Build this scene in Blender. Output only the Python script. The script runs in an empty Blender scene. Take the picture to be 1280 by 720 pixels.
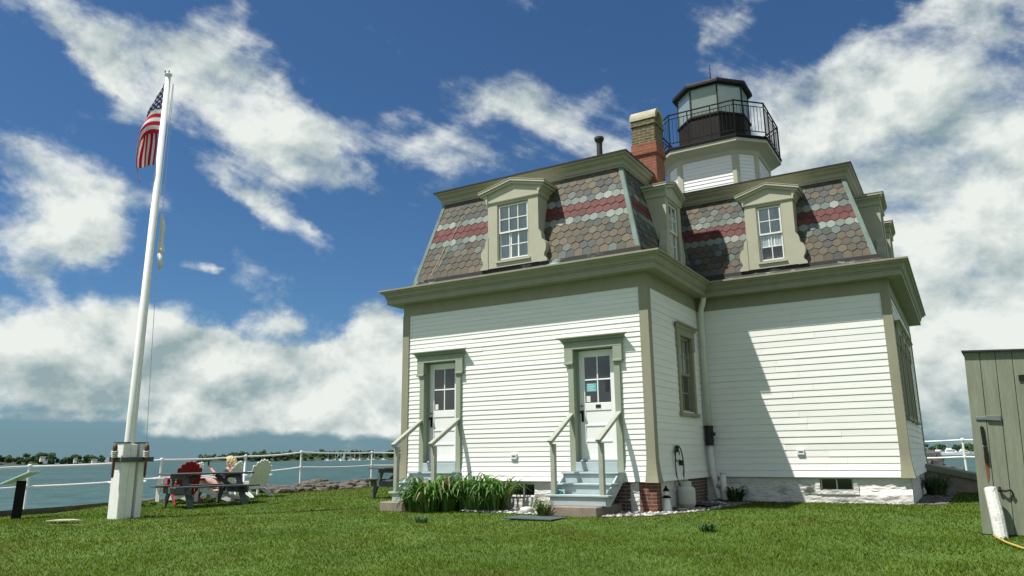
import bpy, bmesh, math, random
import numpy as np
from mathutils import Vector, Matrix
random.seed(7); RNG = np.random.default_rng(7)
scene = bpy.context.scene
COL = scene.collection
PI = math.pi

# ------------------------------------------------------------------ helpers
def sm(t):
    t = np.clip(t, 0, 1); return t*t*(3-2*t)
def ground_z(x, y):
    return -.48-.018*np.clip(2-y, 0, 5)-.1*sm((-9-x)/4)*sm((2-y)/5)

class MB:
    """collects polygons of one part, then links them as ONE mesh object"""
    def __init__(s): s.v = []; s.f = []; s.c = []
    def add(s, vs, fs, col=None):
        b = len(s.v); s.v += [tuple(map(float, p)) for p in vs]
        s.f += [tuple(b+i for i in f) for f in fs]; s.c += [col]*len(vs)
    def box(s, x0, y0, z0, x1, y1, z1, col=None):
        v = [(x, y, z) for z in (z0, z1) for y in (y0, y1) for x in (x0, x1)]
        s.add(v, [(0,2,3,1),(4,5,7,6),(0,1,5,4),(2,6,7,3),(0,4,6,2),(1,3,7,5)], col)
    def bar(s, a, b, w, h=None, up=(0,0,1), col=None):
        """rectangular bar from a to b, w wide (sideways), h deep (along up)"""
        h = h or w; a = Vector(a); b = Vector(b); d = (b-a).normalized(); u = Vector(up)
        if abs(d.dot(u)) > .98: u = Vector((1,0,0))
        r = d.cross(u).normalized(); u = r.cross(d).normalized()
        v = []
        for p in (a, b):
            for sx, sy in ((-1,-1),(1,-1),(1,1),(-1,1)): v.append(p+r*(sx*w/2)+u*(sy*h/2))
        s.add(v, [(3,2,1,0),(4,5,6,7),(0,1,5,4),(1,2,6,5),(2,3,7,6),(3,0,4,7)], col)
    def tube(s, pts, rad, n=10, caps=True, col=None):
        pts = [Vector(p) for p in pts]; rads = rad if isinstance(rad, (list, tuple)) else [rad]*len(pts)
        v = []; f = []; prev = None
        for i, p in enumerate(pts):
            d = (pts[min(i+1, len(pts)-1)]-pts[max(i-1, 0)])
            d = d.normalized() if d.length > 1e-9 else Vector((0,0,1))
            if prev is None:
                r = d.cross(Vector((0,0,1)) if abs(d.z) < .95 else Vector((1,0,0))).normalized()
            else:
                r = (prev-d*prev.dot(d)).normalized()
            prev = r; u = d.cross(r)
            for k in range(n):
                t = 2*PI*k/n; v.append(p+(r*math.cos(t)+u*math.sin(t))*rads[i])
        for i in range(len(pts)-1):
            for k in range(n):
                a = i*n+k; b = i*n+(k+1) % n; f.append((a, b, b+n, a+n))
        if caps: f += [tuple(range(n-1, -1, -1)), tuple((len(pts)-1)*n+k for k in range(n))]
        s.add(v, f, col)
    def lathe(s, prof, c=(0,0,0), n=20, col=None):
        v = []; f = []
        for r, z in prof:
            for k in range(n):
                t = 2*PI*k/n; v.append((c[0]+r*math.cos(t), c[1]+r*math.sin(t), c[2]+z))
        for i in range(len(prof)-1):
            for k in range(n):
                a = i*n+k; b = i*n+(k+1) % n; f.append((a, b, b+n, a+n))
        f += [tuple(range(n-1, -1, -1)), tuple((len(prof)-1)*n+k for k in range(n))]
        s.add(v, f, col)
    def loft(s, loops, caps=True, col=None):
        n = len(loops[0]); v = [p for l in loops for p in l]; f = []
        for i in range(len(loops)-1):
            for k in range(n):
                a = i*n+k; b = i*n+(k+1) % n; f.append((a, b, b+n, a+n))
        if caps: f += [tuple(range(n-1, -1, -1)), tuple((len(loops)-1)*n+k for k in range(n))]
        s.add(v, f, col)
    def prism(s, poly, off, col=None):
        """poly (3-d points) pushed by vector off"""
        o = Vector(off); p = [Vector(q) for q in poly]
        s.loft([p, [q+o for q in p]], True, col)
    def build(s, name, mat, parent=None, smooth=False, bevel=0, attr=None):
        me = bpy.data.meshes.new(name); me.from_pydata(s.v, [], s.f); me.validate()
        bm = bmesh.new(); bm.from_mesh(me); bmesh.ops.recalc_face_normals(bm, faces=bm.faces); bm.to_mesh(me); bm.free()
        if attr:
            a = me.color_attributes.new(attr, 'FLOAT_COLOR', 'POINT')
            a.data.foreach_set('color', np.array([(c or (1,1,1))[:3]+(1,) for c in s.c], np.float32).ravel())
        o = bpy.data.objects.new(name, me); COL.objects.link(o)
        if mat: me.materials.append(mat)
        if smooth: me.polygons.foreach_set('use_smooth', [True]*len(me.polygons))
        if bevel:
            m = o.modifiers.new('Bevel', 'BEVEL'); m.width = bevel; m.segments = 1; m.limit_method = 'ANGLE'; m.angle_limit = math.radians(40)
        if parent: o.parent = parent
        return o

def empty(name, loc=(0,0,0), rz=0):
    o = bpy.data.objects.new(name, None); COL.objects.link(o); o.location = loc; o.rotation_euler = (0,0,rz)
    o.empty_display_size = .2; return o
def tag(o, label=None, cat=None, group=None, kind=None):
    if label: o['label'] = label
    if cat: o['category'] = cat
    if group: o['group'] = group
    if kind: o['kind'] = kind
    return o
def copy_tree(o, parent=None):
    c = o.copy(); COL.objects.link(c)
    if parent: c.parent = parent
    for ch in list(o.children): copy_tree(ch, c)
    return c
def skin(name, verts, edges, radii, mat, parent=None, root=0, sub=2):
    me = bpy.data.meshes.new(name); me.from_pydata(verts, edges, [])
    o = bpy.data.objects.new(name, me); COL.objects.link(o); me.materials.append(mat)
    o.modifiers.new('Skin', 'SKIN')
    if not me.skin_vertices:
        bm = bmesh.new(); bm.from_mesh(me); bm.verts.layers.skin.verify(); bm.to_mesh(me); bm.free()
    for i, r in enumerate(radii):
        sv = me.skin_vertices[0].data[i]; sv.radius = r if isinstance(r, (tuple, list)) else (r, r); sv.use_root = (i == root)
    s = o.modifiers.new('Sub', 'SUBSURF'); s.levels = sub; s.render_levels = sub
    me.polygons.foreach_set('use_smooth', [True]*len(me.polygons))
    o.modifiers['Skin'].use_smooth_shade = True
    if parent: o.parent = parent
    return o

# ------------------------------------------------------------------ materials
def mat(name, col, rough=.7, var=.12, scale=6., bump=0., bscale=40., metal=0., spec=.4, attr=None, dirt=None, dirt_scale=2., dirt_amt=.0, stretch=(1,1,1), bdist=.02):
    m = bpy.data.materials.new(name); m.use_nodes = True; nt = m.node_tree; N = nt.nodes; L = nt.links
    b = N['Principled BSDF']; b.inputs['Roughness'].default_value = rough; b.inputs['Metallic'].default_value = metal
    b.inputs['Specular IOR Level'].default_value = spec
    tc = N.new('ShaderNodeTexCoord'); mp = N.new('ShaderNodeMapping'); mp.inputs['Scale'].default_value = stretch
    L.new(tc.outputs['Object'], mp.inputs[0]); P = mp.outputs[0]
    n = N.new('ShaderNodeTexNoise'); n.inputs['Scale'].default_value = scale; n.inputs['Detail'].default_value = 6; n.inputs['Roughness'].default_value = .65
    L.new(P, n.inputs['Vector'])
    mr = N.new('ShaderNodeMapRange'); mr.inputs[1].default_value = .25; mr.inputs[2].default_value = .75
    mr.inputs[3].default_value = 1-var; mr.inputs[4].default_value = 1+var; L.new(n.outputs['Fac'], mr.inputs[0])
    vm = N.new('ShaderNodeVectorMath'); vm.operation = 'SCALE'; L.new(mr.outputs[0], vm.inputs['Scale'])
    if attr:
        at = N.new('ShaderNodeAttribute'); at.attribute_name = attr; L.new(at.outputs['Color'], vm.inputs[0])
    else: vm.inputs[0].default_value = col[:3]
    out = vm.outputs[0]
    if dirt:
        n2 = N.new('ShaderNodeTexNoise'); n2.inputs['Scale'].default_value = dirt_scale; n2.inputs['Detail'].default_value = 9; n2.inputs['Roughness'].default_value = .7
        L.new(P, n2.inputs['Vector'])
        r2 = N.new('ShaderNodeMapRange'); r2.inputs[1].default_value = .62-dirt_amt*.4; r2.inputs[2].default_value = .72-dirt_amt*.4; L.new(n2.outputs['Fac'], r2.inputs[0])
        mx = N.new('ShaderNodeMix'); mx.data_type = 'RGBA'; L.new(r2.outputs[0], mx.inputs[0]); L.new(out, mx.inputs[6]); mx.inputs[7].default_value = dirt[:3]+(1,)
        out = mx.outputs[2]
    L.new(out, b.inputs['Base Color'])
    if bump:
        n3 = N.new('ShaderNodeTexNoise'); n3.inputs['Scale'].default_value = bscale; n3.inputs['Detail'].default_value = 5; L.new(P, n3.inputs['Vector'])
        bp = N.new('ShaderNodeBump'); bp.inputs['Strength'].default_value = bump; bp.inputs['Distance'].default_value = bdist
        L.new(n3.outputs['Fac'], bp.inputs['Height']); L.new(bp.outputs[0], b.inputs['Normal'])
    return m
def brick_mat(name, c1, c2, mortar, bw=.21, bh=.068):
    m = mat(name, c1, .9, .2, 9, .3, 60); nt = m.node_tree; N = nt.nodes; L = nt.links; b = N['Principled BSDF']
    tc = N.new('ShaderNodeTexCoord'); sp = N.new('ShaderNodeSeparateXYZ'); L.new(tc.outputs['Object'], sp.inputs[0])
    ad = N.new('ShaderNodeMath'); ad.operation = 'ADD'; L.new(sp.outputs[0], ad.inputs[0]); L.new(sp.outputs[1], ad.inputs[1])
    cb = N.new('ShaderNodeCombineXYZ'); L.new(ad.outputs[0], cb.inputs[0]); L.new(sp.outputs[2], cb.inputs[1])
    br = N.new('ShaderNodeTexBrick'); br.inputs['Scale'].default_value = 1; br.inputs['Brick Width'].default_value = bw; br.inputs['Row Height'].default_value = bh
    br.inputs['Mortar Size'].default_value = .009; br.inputs['Color1'].default_value = c1+(1,); br.inputs['Color2'].default_value = c2+(1,); br.inputs['Mortar'].default_value = mortar+(1,)
    br.inputs['Bias'].default_value = 0; L.new(cb.outputs[0], br.inputs['Vector'])
    sc = [n for n in N if n.type == 'VECT_MATH'][0]; L.new(br.outputs['Color'], sc.inputs[0])
    bp = [n for n in N if n.type == 'BUMP'][0]
    b2 = N.new('ShaderNodeBump'); b2.inputs['Strength'].default_value = .8; b2.inputs['Distance'].default_value = .01; b2.invert = True
    L.new(br.outputs['Fac'], b2.inputs['Height']); L.new(bp.outputs[0], b2.inputs['Normal']); L.new(b2.outputs[0], b.inputs['Normal'])
    return m
def glass_mat(name, tint=(.8,.88,.86), refl=1.0, rough=.02):
    m = bpy.data.materials.new(name); m.use_nodes = True; nt = m.node_tree; N = nt.nodes; L = nt.links
    N.remove(N['Principled BSDF']); out = N['Material Output']
    t = N.new('ShaderNodeBsdfTransparent'); t.inputs[0].default_value = tint+(1,)
    g = N.new('ShaderNodeBsdfGlossy'); g.inputs['Roughness'].default_value = rough
    n = N.new('ShaderNodeTexNoise'); n.inputs['Scale'].default_value = 3; bp = N.new('ShaderNodeBump'); bp.inputs['Strength'].default_value = .04; L.new(n.outputs['Fac'], bp.inputs['Height']); L.new(bp.outputs[0], g.inputs['Normal'])
    fr = N.new('ShaderNodeFresnel'); fr.inputs[0].default_value = 1.5
    mu = N.new('ShaderNodeMath'); mu.operation = 'MULTIPLY'; mu.inputs[1].default_value = refl; L.new(fr.outputs[0], mu.inputs[0])
    mx = N.new('ShaderNodeMixShader'); L.new(mu.outputs[0], mx.inputs[0]); L.new(t.outputs[0], mx.inputs[1]); L.new(g.outputs[0], mx.inputs[2]); L.new(mx.outputs[0], out.inputs[0])
    return m

M = {}
M['siding'] = mat('white_siding_paint', (.752,.754,.715), .55, .05, 1.3, .05, 60, stretch=(1,1,6), dirt=(.58,.59,.54), dirt_scale=2.4, dirt_amt=.0)
M['trim'] = mat('olive_trim_paint', (.252,.245,.170), .6, .10, 4, .10, 40, dirt=(.185,.172,.125), dirt_scale=3.2, dirt_amt=-.02, stretch=(1,1,.45))
M['dtrim'] = mat('dormer_trim_paint', (.395,.388,.285), .55, .07, 4, .05, 50, dirt=(.33,.32,.225), dirt_scale=5, dirt_amt=-.06)
M['casing'] = mat('sage_casing_paint', (.27,.305,.23), .6, .10, 5, .10, 40, dirt=(.21,.235,.175), dirt_scale=5, dirt_amt=-.04, stretch=(1,1,.4))
M['rail'] = mat('sage_rail_paint', (.32,.335,.275), .6, .12, 8, .08, 50, dirt=(.22,.22,.18), dirt_scale=9, dirt_amt=-.04)
M['door'] = mat('white_door_paint', (.78,.78,.76), .45, .04, 5)
M['step'] = mat('pale_blue_step_paint', (.36,.425,.43), .6, .10, 5, .06, 40, dirt=(.30,.34,.34), dirt_scale=7, dirt_amt=.0)
M['concrete'] = mat('concrete', (.24,.20,.155), .95, .25, 7, .4, 60, dirt=(.13,.12,.09), dirt_scale=5, dirt_amt=.04)
M['black'] = mat('black_metal', (.008,.008,.009), .7, .2, 9, .1, 60, spec=.15)
M['lanternblack'] = mat('dark_lantern_metal', (.014,.011,.009), .7, .35, 4, .2, 30, spec=.2, dirt=(.04,.028,.02), dirt_scale=3, dirt_amt=.0)
M['capmetal'] = mat('dark_roof_metal', (.03,.028,.026), .6, .3, 6, .1, 40)
M['roofflat'] = mat('flat_roof_membrane', (.06,.06,.058), .9, .2, 3)
M['roofcap'] = mat('lantern_roof_metal', (.012,.012,.012), .6, .3, 5, .1, 30, spec=.2, dirt=(.40,.40,.38), dirt_scale=7, dirt_amt=-.01)
M['verdigris'] = mat('verdigris_copper', (.12,.17,.145), .7, .3, 5, .15, 50, dirt=(.09,.09,.075), dirt_scale=3.5, dirt_amt=.09, stretch=(1,1,.5))
M['flash'] = mat('weathered_flashing', (.035,.032,.028), .7, .3, 6, .2, 40, dirt=(.30,.38,.33), dirt_scale=2.3, dirt_amt=.16, stretch=(1,1,2))
M['slate'] = mat('slate_tiles', (1,1,1), .75, .16, 22, .12, 120, attr='Col', spec=.35)
M['underlay'] = mat('slate_underlay', (.035,.03,.028), .9, .2)
M['stone'] = mat('whitewashed_stone', (.60,.59,.55), .9, .14, 4, 1., 5, dirt=(.21,.20,.18), dirt_scale=2.6, dirt_amt=.03, stretch=(1,1,2.2), bdist=.07)
M['brick'] = brick_mat('red_brick', (.20,.055,.034), (.13,.042,.03), (.20,.16,.13), .19, .062)
M['brickold'] = brick_mat('worn_dark_brick', (.13,.08,.06), (.09,.06,.05), (.24,.22,.19), .19, .062)
M['chimred'] = brick_mat('chimney_red_brick', (.285,.080,.038), (.215,.060,.032), (.22,.14,.10), .2, .066)
M['chimold'] = brick_mat('chimney_mossy_brick', (.115,.095,.038), (.075,.065,.03), (.23,.2,.12), .2, .066)
M['stucco'] = mat('stained_stucco', (.36,.335,.24), .9, .2, 6, .3, 40, dirt=(.14,.12,.07), dirt_scale=5, dirt_amt=.04)
M['glass'] = glass_mat('window_glass', (.82,.86,.86), 3.2)
def milky_glass():
    m = glass_mat('lantern_glass', (.72,.80,.74), 1.8); nt = m.node_tree; N = nt.nodes; L = nt.links
    mx = [n for n in N if n.type == 'MIX_SHADER'][0]; t = N.new('ShaderNodeBsdfTranslucent'); t.inputs[0].default_value = (.70,.80,.72,1); d = N.new('ShaderNodeBsdfDiffuse'); d.inputs[0].default_value = (.52,.60,.54,1)
    a = N.new('ShaderNodeMixShader'); a.inputs[0].default_value = .5; L.new(t.outputs[0], a.inputs[1]); L.new(d.outputs[0], a.inputs[2])
    b = N.new('ShaderNodeMixShader'); b.inputs[0].default_value = .66; L.new(mx.outputs[0], b.inputs[1]); L.new(a.outputs[0], b.inputs[2]); L.new(b.outputs[0], N['Material Output'].inputs[0])
    return m
M['lglass'] = milky_glass()
M['curtain'] = mat('grey_white_curtain', (.80,.81,.80), .9, .15, 3, stretch=(9,9,.4))
M['dark'] = mat('dark_room', (.012,.013,.013), .9, .1)
M['muntin'] = mat('white_muntin_paint', (.72,.72,.70), .5, .04)
M['white'] = mat('white_paint', (.74,.75,.71), .5, .07, 6, .05, 30, dirt=(.42,.41,.36), dirt_scale=6, dirt_amt=-.03)
M['whitepipe'] = mat('white_pipe_paint', (.62,.62,.57), .5, .08, 5, dirt=(.35,.34,.3), dirt_scale=4, dirt_amt=-.02)
M['rubber'] = mat('black_rubber', (.015,.015,.015), .6, .2)
M['wood_grey'] = mat('weathered_grey_paint', (.075,.082,.088), .75, .2, 5, .2, 40)
M['red'] = mat('dark_red_paint', (.26,.012,.022), .5, .12, 6)
M['shed'] = mat('sage_green_boards', (.178,.196,.142), .75, .22, 5, .25, 30, stretch=(4,4,.35), dirt=(.125,.135,.095), dirt_scale=3, dirt_amt=.0)
M['rust'] = mat('rust', (.16,.055,.018), .9, .35, 8, .3, 50)
M['steel'] = mat('galvanised_steel', (.16,.17,.165), .6, .2, 9, metal=.3)
M['brown'] = mat('varnished_brown_wood', (.095,.035,.018), .5, .2, 9)
M['tank'] = mat('dirty_white_tank_paint', (.50,.50,.44), .5, .12, 5, dirt=(.25,.23,.17), dirt_scale=5, dirt_amt=.02)
M['yellow'] = mat('yellow_cord', (.45,.30,.06), .6, .1)
M['log'] = mat('peeling_white_post', (.62,.62,.58), .85, .1, 9, .4, 30, dirt=(.13,.12,.10), dirt_scale=7, dirt_amt=.04)
M['cloth_white'] = mat('white_pennant_cloth', (.68,.69,.67), .9, .06, 5)
M['rope'] = mat('pale_rope', (.55,.54,.5), .8, .1)
M['skin'] = mat('skin', (.50,.27,.19), .55, .06)
M['hair'] = mat('blond_hair', (.62,.50,.30), .6, .2, 30)
M['shirt'] = mat('dark_grey_shirt', (.055,.06,.07), .9, .15)
M['pants'] = mat('pink_patterned_trousers', (.50,.30,.27), .9, .35, 25)
M['teal'] = mat('teal_cloth', (.05,.28,.32), .8, .1)
M['panel'] = mat('pale_sign_panel', (.50,.62,.62), .35, .05)
M['mat'] = mat('slate_blue_doormat', (.055,.075,.085), .95, .2, 12, .3, 80)
M['notice'] = mat('teal_notice_card', (.10,.42,.46), .6, .1, 9)
M['card'] = mat('white_card', (.7,.7,.68), .6, .03)
M['rock'] = mat('shore_rock', (.105,.092,.074), .95, .4, 4, .9, 14, dirt=(.22,.20,.165), dirt_scale=3, dirt_amt=.03)
M['shell'] = mat('pale_beach_stones', (1,1,1), .8, .15, 30, attr='Col')
M['rubble'] = mat('grey_rubble', (.085,.080,.078), .95, .3, 3, .6, 12)
M['leaf'] = mat('lily_leaf', (1,1,1), .5, .12, 12, attr='Col', spec=.4)
M['grassm'] = mat('grass_blades', (1,1,1), .8, .05, 3, attr='Col', spec=.06)
M['foliage'] = mat('shore_foliage', (1,1,1), .9, .2, .3, attr='Col', spec=.1)
M['hull'] = mat('white_hull', (.78,.79,.8), .4, .04, .5)
M['mast'] = mat('mast_metal', (.6,.6,.6), .4, .05)
M['bldg'] = mat('pale_house_paint', (.70,.69,.65), .7, .05, .3)
M['shoreroof'] = mat('grey_house_roof', (.12,.11,.10), .8, .1, .3)
M['winddark'] = mat('dark_window', (.02,.024,.026), .06, .05, spec=1.0)
M['earth'] = mat('bare_earth', (.085,.065,.045), .95, .3, 5, .4, 20)
nt = M['grassm'].node_tree; b = nt.nodes['Principled BSDF']; geo = nt.nodes.new('ShaderNodeNewGeometry')
va = nt.nodes.new('ShaderNodeVectorMath'); va.operation = 'MULTIPLY_ADD'; nt.links.new(geo.outputs['Normal'], va.inputs[0]); va.inputs[1].default_value = (.45,.45,.45); va.inputs[2].default_value = (0,0,.75)
vn = nt.nodes.new('ShaderNodeVectorMath'); vn.operation = 'NORMALIZE'; nt.links.new(va.outputs[0], vn.inputs[0]); nt.links.new(vn.outputs[0], b.inputs['Normal'])
for k in ('leaf', 'grassm'):
    nt = M[k].node_tree; b = nt.nodes['Principled BSDF']; out = nt.nodes['Material Output']
    tr = nt.nodes.new('ShaderNodeBsdfTranslucent'); ms = nt.nodes.new('ShaderNodeMixShader'); ms.inputs[0].default_value = .3 if k == 'leaf' else .45
    src = b.inputs['Base Color'].links[0].from_socket
    nt.links.new(src, tr.inputs[0]); nt.links.new(b.outputs[0], ms.inputs[1]); nt.links.new(tr.outputs[0], ms.inputs[2]); nt.links.new(ms.outputs[0], out.inputs[0])
# ------------------------------------------------------------------ the house
W, D, MX, YB, ZF, ZE = 5.56, 3.13, 3.73, 9.4, 3.47, 3.72
OUT = [(-W,0),(0,0),(0,D),(MX,D),(MX,YB),(-W,YB)]           # wall outline, counter-clockwise
def offset(outline, o):
    r = []; n = len(outline)
    for i in range(n):
        p0, p1, p2 = (Vector(outline[(i+k-1) % n]) for k in range(3))
        d1 = (p1-p0).normalized(); d2 = (p2-p1).normalized()
        n1 = Vector((d1.y,-d1.x)); n2 = Vector((d2.y,-d2.x))
        q = p1+(n1+n2)*(o/(1+n1.dot(n2))); r.append((q.x, q.y))
    return r
def sweep(mb, prof, outline=OUT, closed=True):
    n = len(outline); m = len(prof); v = []
    offs = [offset(outline, o) for o, z in prof]
    for i in range(n):
        for j, (o, z) in enumerate(prof): v.append((offs[j][i][0], offs[j][i][1], z))
    f = []
    for i in range(n):
        k = (i+1) % n
        for j in range(m if closed else m-1):
            l = (j+1) % m; f.append((i*m+j, k*m+j, k*m+l, i*m+l))
    mb.add(v, f)
def flare(z): return .05*max(0., (.5-z)/.5)**2

house = tag(empty('lighthouse', (0,0,0)), "white clapboard keeper's house with banded slate mansard roof and light tower on top", 'lighthouse')

class Frame:
    """local (s along the wall, o outward, z) -> world"""
    def __init__(s, p0, p1):
        s.p = Vector(p0); d = Vector(p1)-s.p; s.len = d.length; s.d = d.normalized(); s.n = Vector((s.d.y,-s.d.x))
    def __call__(s, a, o, z): q = s.p+s.d*a+s.n*o; return (q.x, q.y, z)
def fbox(mb, F, a0, o0, z0, a1, o1, z1):
    v = [F(a, o, z) for z in (z0, z1) for o in (o0, o1) for a in (a0, a1)]
    mb.add(v, [(0,2,3,1),(4,5,7,6),(0,1,5,4),(2,6,7,3),(0,4,6,2),(1,3,7,5)])
FW = Frame((-W,0),(0,0)); FS = Frame((0,0),(0,D)); FM = Frame((0,D),(MX,D)); FE = Frame((MX,D),(MX,YB)); FB = Frame((MX,YB),(-W,YB)); FL = Frame((-W,YB),(-W,0))

EXPO = .127
def clapboards(F, z0, z1, openings=(), expo=EXPO, fl=True, t=.014):
    mb = MB(); n = round((z1-z0)/expo); h = (z1-z0)/n; rr = random.Random(int(F.len*100))
    for i in range(n):
        a = z0+i*h; b = a+h; segs = [(0., F.len)]
        for (s0, s1, za, zb) in openings:
            if min(b, zb)-max(a, za) > .5*h:
                ns = []
                for (p, q) in segs:
                    if s1 <= p or s0 >= q: ns.append((p, q)); continue
                    if s0 > p: ns.append((p, s0))
                    if s1 < q: ns.append((s1, q))
                segs = ns
        fa = flare(a) if fl else 0; fb = flare(b) if fl else 0
        for (p, q) in segs:                       # butt joints every few metres
            cuts = [p]
            while q-cuts[-1] > 3.2: cuts.append(cuts[-1]+rr.uniform(1.1, 2.8))
            if q-cuts[-1] < .3 and len(cuts) > 1: cuts.pop()
            cuts.append(q)
            for u, w in zip(cuts[:-1], cuts[1:]):
                dz = rr.uniform(-.0025, .0025); tt = t+rr.uniform(-.003, .003); g = .0012
                v = [F(u+g, fa+tt, a+dz), F(w-g, fa+tt, a+dz*.3), F(w-g, fb+.004, b), F(u+g, fb+.004, b), F(u+g, fa-.02, a+dz), F(w-g, fa-.02, a+dz*.3), F(w-g, fb-.02, b), F(u+g, fb-.02, b)]
                mb.add(v, [(0,1,2,3),(0,4,5,1),(0,3,7,4),(1,5,6,2)])
    o = mb.build('wall', M['siding'], house); return o

# openings (s0, s1, z0, z1) in wall coordinates
def sx(x): return x+W
DOORS = [-4.575, -1.075]
openW = [(sx(c-.42), sx(c+.42), .0, 2.43) for c in DOORS]
clapboards(FW, 0, ZF, openW, expo=.0925)
SWIN = (1.62, 2.42, 1.27, 2.78)                # window on the wing's side wall
clapboards(FS, 0, ZF, [(SWIN[0], SWIN[1], SWIN[2], SWIN[3])])
clapboards(FM, 0, ZF)
EW = [2.6-D+.15, 4.35-D+.15, 6.15-D+.15]
EWIN = [(y-.33, y+.33, 1.15, 2.75) for y in (1.05, 2.45, 3.85)]
clapboards(FE, 0, ZF, EWIN)
clapboards(FB, 0, ZF); clapboards(FL, 0, ZF)
# floors / ceilings that close the body
core = MB()
for z in (.0, 3.5): core.add([(x, y, z) for x, y in offset(OUT, -.06)], [tuple(range(6))])
core.build('floor', M['dark'], house)

# foundation
def foundation():
    mb = MB()
    sweep(mb, [(.0, .0), (.0, -.2), (.012, -.45), (.02, -.75), (-.3, -.75), (-.3, .0)])
    o = mb.build('foundation', M['stone'], house); return o
# front and right walls are split around the basement windows
def wallrun(F, openings, name, m, z0=-.75, z1=-.003, t=.0, seed=3):
    mb = MB(); rr = random.Random(seed); n = max(2, int(F.len/.16)); rows = 6
    edges = [F.len*i/n for i in range(n+1)]
    for (s0, s1, a, b) in openings:
        edges += [s0, s1]
    edges = sorted(set(edges)); zz = sorted(set([z0+(z1-z0)*k/rows for k in range(rows+1)]+[v for o in openings for v in o[2:]]))
    idx = {}; v = []
    for i, s in enumerate(edges):
        for k, z in enumerate(zz):
            lock = any(abs(s-o[0]) < 1e-6 or abs(s-o[1]) < 1e-6 for o in openings) or i in (0, len(edges)-1) or k == len(zz)-1
            idx[i, k] = len(v); v.append(F(s, t+(0 if lock else rr.uniform(-.018, .016)), z))
    f = []
    for i in range(len(edges)-1):
        for k in range(len(zz)-1):
            s = (edges[i]+edges[i+1])/2; z = (zz[k]+zz[k+1])/2
            if any(o[0] < s < o[1] and o[2] < z < o[3] for o in openings): continue
            f.append((idx[i,k], idx[i+1,k], idx[i+1,k+1], idx[i,k+1]))
    mb.add(v, f)
    for (s0, s1, a, b) in openings:               # reveals
        mb.add([F(s0,t,a),F(s1,t,a),F(s1,t,b),F(s0,t,b),F(s0,-.16,a),F(s1,-.16,a),F(s1,-.16,b),F(s0,-.16,b)], [(0,4,5,1),(1,5,6,2),(0,3,7,4),(2,6,7,3)])
    return mb.build(name, m, house, smooth=True)
BW1 = (sx(-3.13), sx(-2.38), -.29, -.035); BW2 = (2.16, 2.75, -.25, -.035)
wallrun(FW, [BW1], 'foundation', M['stone'], t=.005, seed=1)
wallrun(FS, [], 'foundation', M['stone'], t=.005, seed=2); wallrun(FM, [BW2], 'foundation', M['stone'], t=.005, seed=3)
wallrun(FE, [], 'foundation', M['stone'], t=.005, seed=4); wallrun(FB, [], 'foundation', M['stone'], t=.005); wallrun(FL, [], 'foundation', M['stone'], t=.005)
mb = MB(); mb.box(-.30, -.022, -.75, .022, .20, -.004); pier = mb.build('brick_pier', M['brick'], house, bevel=.008)
mb = MB(); mb.box(-.78, -.012, -.75, -.46, .15, -.006); mb.build('brick_pier', M['brickold'], house, bevel=.008)
mb = MB(); mb.box(-.15, 1.75, -.75, .014, 2.95, -.006); mb.build('brick_pier', M['brickold'], house, bevel=.008)
for F, (s0, s1, a, b), nm in ((FW, BW1, 1), (FM, BW2, 2)):
    mb = MB()
    if nm == 1:
        for q0, q1, z0, z1 in ((s0, s1, a, a+.03), (s0, s1, b-.025, b), (s0, s0+.03, a+.03, b-.025), (s1-.03, s1, a+.03, b-.025), ((s0+s1)/2+.10, (s0+s1)/2+.13, a+.03, b-.025), ((s0+s1)/2-.16, (s0+s1)/2-.13, a+.03, b-.025)): fbox(mb, F, q0, -.05, z0, q1, -.02, z1)
    else:
        for q0, q1, z0, z1, p in ((s0-.09, s0, a-.07, b+.03, .02), (s1, s1+.09, a-.07, b+.03, .02), (s0, s1, a-.07, a, .025), (s0, s1, a, a+.025, -.03), (s0, s0+.03, a+.025, b, -.03), (s1-.03, s1, a+.025, b, -.03), ((s0+s1)/2-.012, (s0+s1)/2+.012, a+.025, b, -.03)): fbox(mb, F, q0, -.05, z0, q1, p, z1)
    w = mb.build('basement_window', M['stone'] if nm == 2 else M['white'], house, bevel=.004)
    mb = MB(); fbox(mb, F, s0+.005, -.075, a+.005, s1-.005, -.06, b-.005); mb.build('pane', M['winddark'], w)

# corner boards
def corner_board(c, n1, n2, z0=-.012, z1=ZF, w=.135, t=.034, parent=house, mt='trim', fl=True, name='corner_board'):
    n1 = Vector(n1); n2 = Vector(n2); c = Vector(c); loops = []
    for z in ([z0, .1, .2, .3, .4, .5, z1] if fl else [z0, z1]):
        f = flare(z) if fl else 0; p = []
        # n1 faces one wall, n2 the other; wall1 runs along -n2, wall2 along -n1
        w1 = w+(f*.5)
        for a, b in ((t+f, t+f), (t+f, -w1), (f-.01, -w1), (f-.01, f-.01), (-w1, f-.01), (-w1, t+f)):
            q = c+n1*a+n2*b; p.append((q.x, q.y, z))
        loops.append(p)
    mb = MB(); mb.loft(loops); return mb.build(name, M[mt], parent)
corner_board((0,0), (0,-1), (1,0)); corner_board((-W,0), (0,-1), (-1,0)); corner_board((MX,D), (0,-1), (1,0)); corner_board((MX,YB), (0,1), (1,0)); corner_board((-W,YB), (0,1), (-1,0))

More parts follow.
